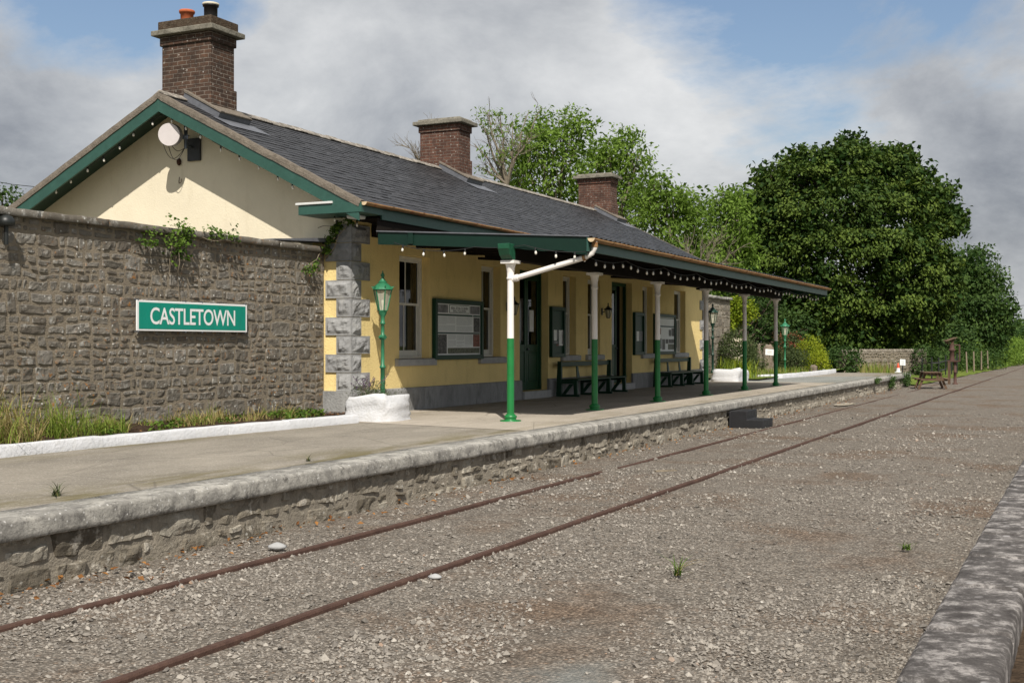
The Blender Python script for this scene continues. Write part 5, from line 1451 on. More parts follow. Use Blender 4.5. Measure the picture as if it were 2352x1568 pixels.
# ---- lawn, bank, far wall
m = MB(); m.smooth = True; g_ = []
for j in range(46):
    row = []; y = 58.9 + j * 1.6
    for i in range(28):
        xe = -7.35 + min(1.0, max(0, (y - 60) / 45)) * 1.0 + .15 * mnoise.noise(Vector((y * .4, 2, 0))); f = i / 27
        x = xe - (f ** 1.3) * 34; z = .03 + .38 * min(1, f * 5) + .05 * mnoise.noise(Vector((x * .5, y * .5, 3)))
        row.append(m.vert((x, y, z)))
    g_.append(row)
for a, b in zip(g_, g_[1:]):
    for i in range(27): m.face((a[i + 1], a[i], b[i], b[i + 1]))
struct(m.build('lawn', 'lawn'))
m = MB(); m.smooth = True; g_ = []                 # garden bed behind the kerb at the far end
for j in range(40):
    row = []; y = 44.5 + j * .62
    for i in range(20): x = -11.2 - i * .5; row.append(m.vert((x if j < 23 else x - (j - 23) * .05, y, PZ + .07 + .05 * i / 19 + .05 * mnoise.noise(Vector((x, y, 5))))))
    g_.append(row)
for a, b in zip(g_, g_[1:]):
    for i in range(19): m.face((a[i + 1], a[i], b[i], b[i + 1]))
struct(m.build('garden_bed', 'lawn'))
fw = thing('boundary_wall', CP(2030, 850, 68), 'low rough grey boundary wall under the great chestnut tree', 'stone wall')
a = GPz(1938, 63.5, .3); b = GPz(2128, 69, .3); ud = (b - a); L_ = ud.length; ud.normalize(); nd_ = Vector((ud.y, -ud.x, 0))
if nd_.dot(Vector((0, 0, 0)) - a) < 0: nd_ = -nd_
m = MB(); rubble(m, a, ud, nd_, L_, 1.22, .26, (.8, 2), .03, .03, .1, .08, 51, (0, .6))
m.build('stonework', 'far_stone', fw)
m = MB(); m.hexa([a - Z1 * .3, b - Z1 * .3, b - nd_ * .45 - Z1 * .3, a - nd_ * .45 - Z1 * .3], [a + Z1 * 1.2, b + Z1 * 1.2, b - nd_ * .45 + Z1 * 1.2, a - nd_ * .45 + Z1 * 1.2]); m.build('mortar', 'mortar', fw)
m = MB(); s = 0
while s < L_:
    c = a + ud * (s + .12) - nd_ * .15 + Z1 * 1.22; w_ = U(.12, .22); m.tone = random.random()
    m.lathe([(w_ * .5, -.05), (w_ * .8, .03), (w_ * .6, .12), (.03, .17)], c, 7, True, U(0, 3)); s += w_ * 1.3
m.build('cope_stones', 'far_stone', fw)

# ---- garden at the far end
kerb_row([(-12.55, 44.6, PZ), (-12.2, 46.0, PZ), (-11.2, 48.0, PZ), (-11.05, 50.2, PZ)], lambda i: ['white kerb stone beside the far white planter', 'white kerb stone below the small white sign, between the fifth and last columns', 'white kerb stone just right of the last column', 'white kerb stone behind the last column', 'white kerb stone right of the last column'][min(i, 4)], 'white kerb stones round the far shrub garden', .16, .25, (1.6, 2.2), 11)
kerb_row([(-11.0, 50.6, PZ), (-10.95, 55.6, PZ), (-11.1, 58.4, PZ), (-11.8, 58.8, PZ)], lambda i: ['first', 'second', 'third', 'fourth', 'fifth', 'sixth', 'seventh'][min(i, 6)] + ' white kerb stone right of the light green lamp post', 'white kerb stones round the far shrub garden', .17, .3, (1.7, 2.4), 12)
def boulder_planter(c, sx, sy, sz, label, seed, block=True):
    L = thing('boulder_planter', c, label, 'planter'); m = MB(); m.smooth = True; n = 22; q = 14; rows = []
    for j in range(q + 1):
        v = j / q; row = []
        for i in range(n):
            t = 2 * math.pi * i / n; cs, sn = math.cos(t), math.sin(t); e = .32
            e = .34; bx = math.copysign(abs(cs) ** e, cs); by = math.copysign(abs(sn) ** e, sn)
            prof = 1.0 if v < .55 else (1 - ((v - .55) / .35) ** 2.2 * .16) if v < .9 else .84 - (v - .9) * 3.4
            zz = min(1, v / .86) - (max(0, v - .86) * .6)
            nz = .12 * mnoise.fractal(Vector((bx * 1.2 + seed, by * 1.2, v * 1.1)), 1.0, 2.1, 6)
            row.append(m.vert((c[0] + bx * sx * prof * (1.0 - .05 * v) + bx * nz, c[1] + by * sy * prof + by * nz, c[2] + zz * sz * (1 + .10 * bx - .08 * by) + (nz * .5 if v > .5 else 0))))
        rows.append(row)
    for a, b in zip(rows, rows[1:]):
        for i in range(n): k = (i + 1) % n; m.face((a[i], a[k], b[k], b[i]))
    m.build('rim', 'limewash', L)
    m = MB(); m.lathe([(min(sx, sy) * .72, -.12), (min(sx, sy) * .7, -.03), (0.02, 0.0)], (c[0], c[1], c[2] + sz * .97), 14)
    m.v = [(c[0] + (v[0] - c[0]) * sx / min(sx, sy), c[1] + (v[1] - c[1]) * sy / min(sx, sy), v[2]) for v in m.v]; m.build('soil', 'soil', L); return L
boulder_planter((-11.62, 18.5, PZ - .02), .50, .50, .44, 'white painted boulder planter at the near corner, holding the bright green lamp post', 2)
boulder_planter((-12.05, 43.6, PZ - .02), .55, .75, .44, 'white painted planter at the far corner under the dark lamp post', 5)

def shrub(label, x, ytop, zc, wpx, mat, gz=PZ, dens=22, per=20, size=.095, cr=.12, flower=None, name='shrub', asp=.45, tl=(.1, .9)):
    b = GPz(x, zc, gz); top = CAMZ + (HY - ytop) * zc / F; h = top - gz; w = wpx * zc / F / 2
    L = thing(name, b, label, 'shrub', 'shrubs in the far garden'); lob = []
    for k in range(9): t = U(0, 6.28); rr_ = w * U(.15, .62); lob.append((b.x + math.cos(t) * rr_, b.y + math.sin(t) * rr_, gz + h * U(.25, .72), w * U(.36, .5)))
    lob.append((b.x, b.y, gz + h * .72, min(w * .5, h * .28)))
    P, D = shell_points(lob, dens, .8, 1, .14, gz); q, t = clump_leaves(P, D, cr, per, size, asp, .4, .6, .8, 1, *tl); nf = len(q)
    mi = None; mats = [mat]
    if flower:
        k = (RNG.random(len(P)) < .6) & (P[:, 2] > gz + h * .5); q2, t2 = clump_leaves(P[k] + D[k] * .1, D[k], cr * .8, 10, size * .8, .7, .6, .6, .6); q = np.concatenate([q, q2]); t = np.concatenate([t, t2]); mats.append(flower); mi = np.concatenate([np.zeros(nf), np.ones(len(q2))])
    leaves_obj('foliage', q, t, mats, L, mi)
    m = MB()
    for k in range(7): branch(m, b, Vector(lob[k][:3]), .03, .01, 5, .15, k)
    m.build('stems', 'bark', L)
shrub('grey green feathery shrub behind the fourth and fifth columns', 1690, 752, 47.5, 95, 'shrub_leaf')
shrub('grey green shrub left of the small white sign', 1727, 800, 52, 60, 'shrub_leaf')
shrub('olive shrub directly behind the last column', 1765, 795, 56, 75, 'shrub_leaf')
shrub('tall shrub with rusty red flowers beside the light green lamp', 1808, 757, 57.5, 85, 'shrub_leaf', flower='red_flower')
shrub('olive shrub at the foot of the light green lamp', 1822, 806, 56, 70, 'shrub_leaf')
shrub('bright golden yellow shrub at the right end of the garden', 1865, 772, 57, 75, 'gold_leaf', tl=(.2, 1))
shrub('small sunlit golden bush spilling toward the white end kerb', 1882, 805, 56, 50, 'gold_leaf', tl=(.3, 1))
shrub('yellowish variegated bush above the pale far wall', 1690, 690, 52.5, 95, 'gold_leaf', gz=2.2, size=.16, tl=(0, .5))
m = MB(); st = GPz(1763, 55, PZ)
hedge('bush', 'dark bush added for deep shade at the left end of the low boundary wall', [GPz(1915, 66, .9), GPz(1945, 62.6, .8)], .75, 'hedge_leaf', 5, 24, .2, .22, 'bush')  # added bush, stands in for the deep shade at the wall's left end
hedge('bush', 'low green growth trailing over the right end of the boundary wall', [GPz(2105, 67.5, .9), GPz(2150, 70, .8)], .7, 'hedge_leaf', 4, 24, .18, .22, 'bush')
def standing(x, zc, w, h, label, seed):
    b = GPz(x, zc, PZ); m = MB(); m.smooth = True; rows = []; n = 12
    for j in range(9):
        v = j / 8; r = w * (.9 + .12 * math.sin(v * 5 + seed)) * (1 if v < .8 else 1 - (v - .8) * 3.2); row = []
        for i in range(n):
            t = 6.283 * i / n; d = Vector((math.cos(t), math.sin(t), 0)); nz = mnoise.fractal(Vector((d.x * 1.3 + seed, d.y * 1.3, v * 3)), 1, 2, 4) * w * .35; row.append(m.vert((b.x + d.x * (r + nz), b.y + d.y * (r * .7 + nz), PZ + h * v + nz * .3)))
        rows.append(row)
    for a, c in zip(rows, rows[1:]):
        for i in range(n): k = (i + 1) % n; m.face((a[i], a[k], c[k], c[i]))
    m.face(rows[-1]); tag(m.build('standing_stone', 'boulder'), label, 'stone', 'standing stones in the shrub garden')
standing(1764, 55, .30, 1.35, 'upright brown boulder left of the small white sign', 1)
standing(1744, 54.5, .13, 1.4, 'thinner upright stone with a white patch, behind the fifth column', 6)
standing(1868, 55.2, .2, .42, 'small pale stone below the golden shrub', 9)
m = MB(); b = GPz(1765, 51, PZ); t_ = CP(1768, 806, 51); m.bar(b, t_, .04, .02); s_ = thing('garden_sign', b, 'small white sign on a stick in front of the shrubs', 'sign'); m.build('stake', 'wood_grey', s_)
m = MB(); c = CP(1767.5, 808, 50.9); r_ = Vector((CA, SA, 0)); f_ = Vector((-SA, CA, 0))
q = [c - r_ * .17 + Z1 * .13, c + r_ * .18 + Z1 * .10, c + r_ * .17 - Z1 * .15, c - r_ * .18 - Z1 * .12]; m.prism(q, f_ * .012); m.build('sign_face', 'sign_white', s_)
m = MB()
for k in (.05, -.01, -.06): cc = c + Z1 * k - f_ * .003; m.prism([cc - r_ * .1 + Z1 * .008, cc + r_ * .1 + Z1 * .003, cc + r_ * .1 - Z1 * .006, cc - r_ * .1 - Z1 * .001], f_ * .002)
m.build('printed_text', 'photo_colour', s_)
gpz = GPz(1683, 50, PZ); m = MB(); m.box(gpz.x - .35, gpz.x + .35, gpz.y - .3, gpz.y + .3, PZ, 2.05); m.box(gpz.x - .42, gpz.x + .42, gpz.y - .37, gpz.y + .37, 2.05, 2.2); tag(m.build('gate_pier', 'cream_render', None, .02), 'short cream gate pier past the end of the pale far wall', 'gate pier')

# ---- things by the end of the platform
# picnic table
def picnic():
    c = GPz(2138, 53, 0); L = thing('picnic_table', c, 'weathered brown picnic table standing at the platform end', 'picnic table'); r_ = Vector((CA, SA, 0)).normalized(); f_ = Vector((-SA, CA, 0))
    d_ = Vector((c.x, c.y, 0)).normalized(); f_ = d_; r_ = Vector((d_.y, -d_.x, 0))
    r_ = (r_ * .99 + f_ * .12).normalized(); f_ = Vector((-r_.y, r_.x, 0))
    def slab(u0, u1, v0, v1, z0, z1, name='plank'):
        m = MB(); P = lambda u_, v_, z: c + r_ * u_ + f_ * v_ + Z1 * z
        m.hexa([P(u0, v0, z0), P(u1, v0, z0), P(u1, v1, z0), P(u0, v1, z0)], [P(u0, v0, z1), P(u1, v0, z1), P(u1, v1, z1), P(u0, v1, z1)]); return m
    m = MB()
    for k in range(5): q = slab(-.52 + k * .145 - .0, -.39 + k * .145, -.8, .8, .70, .735); b0 = len(m.v); m.v += q.v; m.t += q.t; m.m += q.m; m.sm += q.sm; m.f += [tuple(i + b0 for i in f) for f in q.f]
    m.v = [tuple(Vector(v) + r_ * .165) for v in m.v]
    m.build('table_top', 'wood_brown', L, .005, 1)
    for s in (-1, 1): slab(s * .6 - .11, s * .6 + .11, -.8, .8, .43, .465).build('bench_seat', 'wood_brown', L, .005, 1)
    for v in (-.6, .6):
        m = MB(); P = lambda u_, z: c + r_ * u_ + f_ * v + Z1 * z
        m.bar(P(-.62, .40), P(.62, .40), .045, .09); m.bar(P(-.38, .66), P(.38, .66), .045, .09); m.build('cross_rail', 'wood_brown', L)
        for s in (-1, 1):
            m = MB(); m.bar(P(s * .58, 0) + f_ * .047, P(s * .28, .70) + f_ * .047, .045, .10, tuple(f_.cross(Z1))); m.build('leg', 'wood_brown', L)
picnic()
# old iron loading gauge / pump on posts
c = GPz(2189, 58.5, 0); r_ = Vector((CA, SA, 0)); f_ = Vector((-SA, CA, 0)); pump = thing('old_signal_post', c, 'rusty iron and timber post with a small slanted roof by the lawn', 'post')
m = MB(); m.bar(c - r_ * .19, c - r_ * .19 + Z1 * 1.12, .12, .12); m.bar(c - r_ * .03 + Z1 * 1.95, c - r_ * .03 + Z1 * 2.15, .22, .12); m.build('timber_post', 'wood_brown', pump)
m = MB(); m.lathe([(.13, 0), (.13, .05), (.075, .08), (.07, .55), (.085, .56), (.085, .62), (.07, .63), (.07, 1.10)], c + r_ * .10, 14); m.build('iron_leg', 'old_iron', pump)
m = MB(); m.box(c.x - .25, c.x + .25, c.y - .15, c.y + .15, 1.10, 1.16); m.lathe([(.13, 1.16), (.12, 1.25), (.10, 1.60), (.16, 1.64), (.16, 1.70), (.11, 1.73), (.10, 1.94)], c - r_ * .05, 14); m.build('iron_barrel', 'old_iron', pump)
m = MB(); p0 = c + r_ * .06 + Z1 * 1.92; p1 = c + r_ * .32 + Z1 * 1.92; m.bar(p0, p1, .05, .05); m.bar(p1, p1 - Z1 * .8, .07, .07); m.bar(p1 - Z1 * .8 - r_ * .02, c + r_ * .1 + Z1 * 1.14, .05, .05); m.build('lever', 'old_iron', pump)
m = MB(); a = c - r_ * .42 + Z1 * 2.10; b = c + r_ * .13 + Z1 * 2.28; m.bar(a - f_ * .0, b, .5, .03); m.bar(a + r_ * .05 - Z1 * .09, b - Z1 * .1, .08, .06); m.bar(a + r_ * .02 - Z1 * .02, c - r_ * .05 + Z1 * 1.9, .04, .05); m.build('slanted_roof', 'wood_brown', pump)
# cone and little notice
c = GPz(2063, 58.0, PZ); cn = thing('traffic_cone', c, 'small orange and white traffic cone at the end of the platform', 'traffic cone')
m = MB(); m.box(c.x - .14, c.x + .14, c.y - .14, c.y + .14, PZ, PZ + .03); m.mi = 0; m.lathe([(.105, .03), (.075, .22)], c, 16); m.mi = 1; m.lathe([(.075, .221), (.055, .33)], c, 16); m.lathe([(.055, .331), (.03, .45), (.015, .455)], c, 16); m.build('cone', ['cone_white', 'cone_orange'], cn)
c = GPz(2073, 58.3, PZ); nt_ = thing('notice_post', c, 'small grey notice on a short dark post beside the traffic cone', 'sign'); m = MB(); m.bar(c, c + Z1 * .55, .05, .05); m.build('post', 'dark_metal', nt_)
m = MB(); cc = c + Z1 * .47 - f_ * .03; m.prism([cc - r_ * .13 + Z1 * .17, cc + r_ * .13 + Z1 * .15, cc + r_ * .13 - Z1 * .14, cc - r_ * .13 - Z1 * .12], f_ * .01); m.build('sign_face', 'paper_grey', nt_)
m = MB()
for k in (.11, .06, .01, -.04, -.08): q = cc + Z1 * k - f_ * .003; m.prism([q - r_ * .09 + Z1 * .01, q + r_ * .08 + Z1 * .008, q + r_ * .08 - Z1 * .008, q - r_ * .09 - Z1 * .006], f_ * .002)
m.build('printed_text', 'ink_grey', nt_)
# dark post and rail fence
fn = thing('rail_fence', GPz(2140, 64, .3), 'short dark post and rail fence in the long grass behind the picnic table', 'fence')
ps = [(2118, 62, 1.0), (2140, 60.5, 1.05), (2156, 64, 1.0), (2172, 66.5, 1.1), (2186, 68, 1.1), (2198, 70, 1.15)]; tops = []
for x, z_, h in ps:
    b = GPz(x, z_, .25); m = MB(); m.bar(b, b + Z1 * h, .07, .07); m.build('post', 'dark_metal', fn); tops.append((b, h))
m = MB()
for (a, h), (b, h2) in zip(tops, tops[1:]): m.bar(a + Z1 * h * .72, b + Z1 * h2 * .72, .035, .06); m.bar(a + Z1 * h * .3, b + Z1 * h2 * .3, .035, .06) if a is tops[2][0] else None
m.build('rail', 'dark_metal', fn)
for i, (x, z_) in enumerate([(2221, 72), (2237, 76), (2254, 80), (2269, 84)]):
    b = GPz(x, z_, .25); m = MB(); m.tube([b, b + Z1 * 1.25 + r_ * U(-.05, .05)], [.05, .045], 8)
    tag(m.build('fence_post', 'wood_grey'), ['thickest grey field post, nearest the rusty iron post', 'second grey wooden field post right of the rusty iron post', 'third grey wooden field post in the tall pale grass', 'farthest grey field post before the hedge'][i], 'fence post', 'wooden field posts')
# black mounting steps
c = GP(1683, 987, 0); sx = PE - .12
stp = thing('mounting_steps', (sx + .35, Yat(1684, -7.2), 0), 'black plastic two tread mounting steps against the platform wall', 'steps')
ya = Yat(1672, -7.62) + .1; yb = ya + .95
m = MB(); m.prism([(PE + .0, ya, 0), (PE + .78, ya, 0), (PE + .78, ya, .20), (PE + .40, ya, .20), (PE + .40, ya, .40), (PE + .0, ya, .40)], (0, yb - ya, 0)); m.box(PE - .02, PE + .03, ya - .03, yb + .03, 0, .38); m.build('body', 'black_plastic', stp, .012)
m = MB()
for xx, z0 in ((PE + .782, .07), (PE + .402, .27)):
    for k in range(3): y = ya + .18 + k * .27; m.prism([(xx, y, z0), (xx, y + .07, z0), (xx, y + .09, z0 + .09), (xx, y + .02, z0 + .09)], (.004, 0, 0))
m.build('slots', 'ink_black', stp)
m = MB()
for xx in (PE + .36, PE + .74): m.box(xx, xx + .035, ya + .02, yb - .02, .402 if xx < PE + .5 else .202, .41 if xx < PE + .5 else .21)
m.build('tread_edge', 'grey_plastic', stp, .003, 1)
# loose stone, board and spill on the gravel
def rock(p, s, label, mat='limewash', name='loose_stone'):
    m = MB(); m.smooth = True; rows = []
    for j in range(6):
        v = j / 5; row = []
        for i in range(9):
            t = 6.283 * i / 9; r = s * math.sin(math.pi * (.12 + .83 * v)) * (1 + .35 * mnoise.noise(Vector((math.cos(t), math.sin(t), v + s * 50)))); row.append(m.vert((p.x + r * math.cos(t) * 1.35, p.y + r * math.sin(t), s * 1.1 * v)))
        rows.append(row)
    for a, b in zip(rows, rows[1:]):
        for i in range(9): k = (i + 1) % 9; m.face((a[i], a[k], b[k], b[i]))
    m.face(rows[-1]); tag(m.build(name, mat), label, 'stone')
rock(GP(637, 1263, 0), .07, 'pale stone lying on the gravel beside the rail near the platform', 'sill_stone'); rock(GP(1000, 1330, 0), .045, 'small pale stone in front of the long rail in the foreground', 'sill_stone')
m = MB(); a = GP(1505, 1082, .012); b = GP(1552, 1080, .012); m.bar(a, b, .06, .03); tag(m.build('wood_scrap', 'wood_grey'), 'short scrap of pale wood on the gravel between the rails', 'wood scrap')
m = MB(); c = GP(1940, 930, 0); n = 26; b0 = [c + Vector((math.cos(t) * U(.18, .3), math.sin(t) * U(.9, 1.5), .012 + 0)) for t in [6.283 * k / n for k in range(n)]]; m.poly(b0); m.v = [(v[0], v[1], bed_z(v[0], v[1]) + .03) for v in m.v]; tag(m.build('sand_patch', 'concrete'), 'pale sand spill on the gravel below the far platform wall', 'sand')

# ================================================================== SMALL PLANTS, GRASS
def blades(P, h, w, lean, mats, tone, midx, name, kind=True, label=None, cat=None, parent=None):
    N = len(P); t = RNG.uniform(0, 6.283, N); d = np.stack([np.cos(t), np.sin(t), np.zeros(N)], 1); s = np.stack([-d[:, 1], d[:, 0], np.zeros(N)], 1)
    segs = 4; V = []
    for k in range(segs + 1):
        f = k / segs; c = P + np.array([0, 0, 1]) * (h * (f - .35 * lean * f * f))[:, None] + d * (h * lean * f ** 2.0)[:, None]; ww = (w * (1 - f) ** .7 + .0008)[:, None]
        V += [c - s * ww, c + s * ww]
    V = np.stack(V, 1); fc = np.array([[2 * k, 2 * k + 1, 2 * k + 3, 2 * k + 2] for k in range(segs)])
    ff = (fc[None] + (np.arange(N) * (2 * segs + 2))[:, None, None]).reshape(-1)
    o = np_mesh(name, V.reshape(-1, 3), ff, np.arange(N * segs) * 4, None, mats, parent, np.repeat(tone, 2 * segs + 2), np.repeat(midx, segs))
    return o
N = 9000; y = RNG.uniform(7.5, 17.6, N); x = -13.28 + RNG.random(N) ** .9 * 1.32
tall = np.array([mnoise.noise(Vector((b * .55, a * .8, 2))) for a, b in zip(x, y)]); left = np.clip((13.6 - y) / 2.2, 0, 1)
k = (tall > -.28) & ((x < -12.1) | (tall > .0)); x, y, tall, left = x[k], y[k], tall[k], left[k]; N = len(x)
clump = np.array([mnoise.noise(Vector((b * 2.2, a * 1.6, 5))) for a, b in zip(x, y)])
k = (clump > -.12) & ((y < 16.2) | (RNG.random(N) < .35)); x, y, tall, left, clump = x[k], y[k], tall[k], left[k], clump[k]; N = len(x)
h = (.05 + .16 * RNG.random(N) ** 1.5 + .66 * left * RNG.random(N) + .42 * np.clip(clump + .05, 0, 1) * RNG.random(N) + .12 * np.clip(tall, 0, 1)) * np.where(x < -12.3, 1.15, .7)
dry = (np.array([mnoise.noise(Vector((b * .9, a, 7))) for a, b in zip(x, y)]) + RNG.normal(0, .28, N) > -.06).astype(float)
o = blades(np.stack([x, y, np.full(N, PZ + .08)], 1), h, RNG.uniform(.003, .009, N), RNG.uniform(.1, 1.25, N), ['grass_blade', 'dry_grass'], RNG.random(N), dry, 'grass')
tag(o, 'rough green and straw coloured grass in the bed below the stone wall', 'grass', None, 'stuff')
# low weeds in the bed
N = 60; cs = np.stack([RNG.uniform(-13.1, -12.1, N), RNG.uniform(12, 18, N), np.full(N, PZ + .13)], 1); cs[:, 1] = np.where(RNG.random(N) < .45, RNG.uniform(16.3, 17.9, N), cs[:, 1])
q, t = clump_leaves(cs, np.tile([0, 0, 1.], (N, 1)), .07, 22, .075, .6, .8, .3, .6, .7, .2, 1); o = leaves_obj('weeds', q, t, 'ivy_leaf'); tag(o, 'low leafy weeds among the grass below the stone wall', 'weeds', None, 'stuff')
N = 1300; p = np.stack([RNG.uniform(-13.1, -11.95, N), RNG.uniform(8, 18.2, N), np.full(N, 0.0)], 1); p[:, 1] = np.where(RNG.random(N) < .5, RNG.uniform(16.9, 18.3, N), p[:, 1]); p[:, 2] = PZ + .125 + RNG.uniform(0, .02, N)
q = leaf_quads(p, RNG.normal(size=(N, 3)) * .5 + np.array([0, 0, 1]), RNG.uniform(.02, .06, N), .35); o = leaves_obj('bark_mulch', q, RNG.random(N), ['mulch_chip', 'dead_leaf'], None, (RNG.random(N) > .8).astype(int)); tag(o, 'brown bark mulch strewn in the bed near the white boulder', 'mulch', None, 'stuff')
# dead leaves along the foot of the platform wall
N = 520; yy_ = 6 + RNG.random(N) ** 1.6 * 48; xx_ = PE - .12 + np.abs(RNG.normal(0, .32, N)) + .03
q = leaf_quads(np.stack([xx_, yy_, .03 + RNG.uniform(0, .02, N)], 1), RNG.normal(size=(N, 3)) * .35 + np.array([0, 0, 1]), RNG.uniform(.025, .085, N), .6); o = leaves_obj('dead_leaves', q, RNG.random(N), 'dead_leaf'); tag(o, 'dry orange leaves gathered at the foot of the platform wall', 'dead leaves', None, 'stuff')
# long pale grass on the lawn's far side
N = 13000; px_ = RNG.uniform(1975, 2310, N); z_ = RNG.uniform(60, 90, N); xc_ = (px_ - CX) / F * z_; gx = xc_ * CA - z_ * SA; gy = xc_ * SA + z_ * CA
k = gx < -9.6; gx, gy = gx[k], gy[k]; N = len(gx)
o = blades(np.stack([gx, gy, np.full(N, .36)], 1), RNG.uniform(.25, .85, N), RNG.uniform(.01, .022, N), RNG.uniform(.1, .6, N), ['grass_blade', 'dry_grass'], RNG.random(N), (RNG.random(N) > .45).astype(int), 'long_grass'); tag(o, 'pale long grass on the far side of the mown lawn', 'grass', None, 'stuff')
N = 1500; gx = RNG.uniform(-13.6, -11.4, N); gy = RNG.uniform(44.5, 58, N)
o = blades(np.stack([gx, gy, np.full(N, PZ + .08)], 1), RNG.uniform(.15, .4, N), RNG.uniform(.006, .012, N), RNG.uniform(.1, .7, N), ['grass_blade', 'dry_grass'], RNG.random(N), (RNG.random(N) > .8).astype(int), 'garden_grass'); tag(o, 'green grass growing between the shrubs of the far garden', 'grass', None, 'stuff')
N = 420; t = RNG.uniform(0, 6.28, N); r = RNG.random(N) * .75; c = GPz(1693, 46.6, PZ)
o = blades(np.stack([c.x + np.cos(t) * r, c.y + np.sin(t) * r * 1.3, np.full(N, PZ + .08)], 1), RNG.uniform(.5, .95, N), RNG.uniform(.014, .028, N), RNG.uniform(.15, .7, N), ['grass_blade', 'gold_leaf'], RNG.random(N), (RNG.random(N) > .7).astype(int), 'sword_leaf_plant'); tag(o, 'clump of arching sword shaped leaves beside the far white planter', 'plant')
# ivy on the wall top and at the corner
def ivy(label, pts, n, rad, drop, stems):
    c = Vector(pts[0]); L = thing('ivy', c, label, 'ivy', 'ivy on the stone wall'); P = []
    for p in pts:
        for _ in range(n): P.append((p[0] + abs(RNG.normal(0, .04)), p[1] + RNG.normal(0, rad * .8), p[2] + RNG.normal(0, rad * .4)))
    P = np.array(P); q, t = clump_leaves(P, np.tile([.8, -.2, .5], (len(P), 1)), .05, 9, .062, .8, .4, .7, .5, .8, .1, 1); leaves_obj('leaves', q, t, 'ivy_leaf', L)
    m = MB()
    for (a, b, r) in stems: branch(m, a, b, r, .003, 9, .12, len(m.v), 5)
    m.build('stems', 'wood_grey', L)
yi = Yat(395, WX); V3 = Vector
ivy('leafy ivy clump on the wall coping above the name sign with hanging stems', [(WX + .1, yi + .15, 3.84), (WX + .08, yi + .25, 3.72), (WX + .1, yi - .08, 3.55), (WX + .08, yi - .55, 3.58), (WX + .06, yi + .05, 3.42)], 11, .16, .5,
    [((WX + .1, yi, 3.7), (WX + .06, yi + .1, 2.5), .012), ((WX + .1, yi - .1, 3.6), (WX + .07, yi - .15, 2.95), .01), ((WX + .09, yi + .1, 3.6), (WX + .06, yi + .22, 2.8), .008), ((WX + .1, yi - .2, 3.66), (WX + .06, yi + .2, 2.9), .008)])
yi2 = Yat(490, WX); ivy('thin ivy spray on the coping right of the big clump', [(WX + .1, yi2 - .1, 3.78), (WX + .1, yi2 + .25, 3.78)], 9, .14, .2, [((WX + .1, yi2 - .4, 3.72), (WX + .12, yi2 + .6, 3.7), .008)])
yi3 = Yat(715, WX); ivy('sparse yellowish ivy near the quoined end of the stone wall', [(WX + .06, yi3, 3.45), (WX + .05, yi3 - .2, 3.35)], 6, .1, .2, [((WX + .06, yi3 + .2, 3.7), (WX + .05, yi3 - .3, 3.3), .008)])
L = ivy('dark ivy stem climbing the corner quoins to the eaves', [(BX - .5, Y0 - .12, 3.75), (BX - .42, Y0 - .12, 3.95), (BX - .36, Y0 - .12, 4.1), (BX - .25, Y0 - .1, 4.22), (BX - .02, Y0 - .1, 4.3)], 12, .05, .2, [((BX - .55, Y0 - .08, 3.6), (BX + .05, Y0 - .1, 4.33), .014), ((BX - .7, Y0 - .08, 4.2), (BX - .3, Y0 - .08, 4.22), .008)])
# lavender in the near planter
c = Vector((-12.1, 19.0, PZ + .40)); L = thing('lavender', c, 'wispy purple flowered plant at the foot of the bright green lamp post', 'plant'); P = np.array([(c.x + RNG.normal(0, .14), c.y + RNG.normal(0, .2), c.z + abs(RNG.normal(0, .09))) for _ in range(60)])
q, t = clump_leaves(P, np.tile([0, 0, 1.], (60, 1)), .05, 16, .05, .3, .6, .3, .8, 1, .2, .9); leaves_obj('leaves', q, t, 'shrub_leaf', L)
m = MB(); fl = []
for k in range(16):
    a = c + Vector((U(-.12, .12), U(-.2, .2), .0)); b = a + Vector((U(-.28, .28), U(-.42, .42), U(.22, .45))); pts = branch(m, a, b, .004, .002, 5, .1, k, 4)
    for s in range(16): p = pts[-1].lerp(pts[-3], s / 16); fl.append(tuple(p + Vector((U(-.015, .015), U(-.015, .015), 0))))
m.build('stems', 'wood_grey', L); fl = np.array(fl); q = leaf_quads(fl, RNG.normal(size=fl.shape), .03, .6); leaves_obj('flowers', q, RNG.random(len(fl)), 'lavender', L)
# weeds on gravel and platform
def weed(p, label, r=.06, h=.05, n=10, mat='ivy_leaf'):
    n *= 3; P = np.stack([p.x + RNG.normal(0, r * .4, n), p.y + RNG.normal(0, r * .4, n), np.full(n, p.z - .01)], 1); tag(blades(P, RNG.uniform(.4, 1.2, n) * (h * 1.6 + .03), RNG.uniform(.003, .007, n), RNG.uniform(.4, 1.6, n), [mat, 'dry_grass'], RNG.random(n), (RNG.random(n) > .85).astype(int), 'weed'), label, 'weed', 'weeds on the gravel and platform')
weed(GP(2083, 1259, .03), 'flat green weed on the open gravel at the right'); weed(GP(1555, 1318, .03), 'thin upright weed in the middle of the gravel', .03, .12, 8); weed(GP(130, 1138, PZ), 'reddish weed on the near platform beside the coping', .04, .1, 8, 'shrub_leaf'); weed(GP(708, 1058, PZ), 'tiny weed on the platform near the coping below the kerb', .03, .06, 5, 'shrub_leaf')
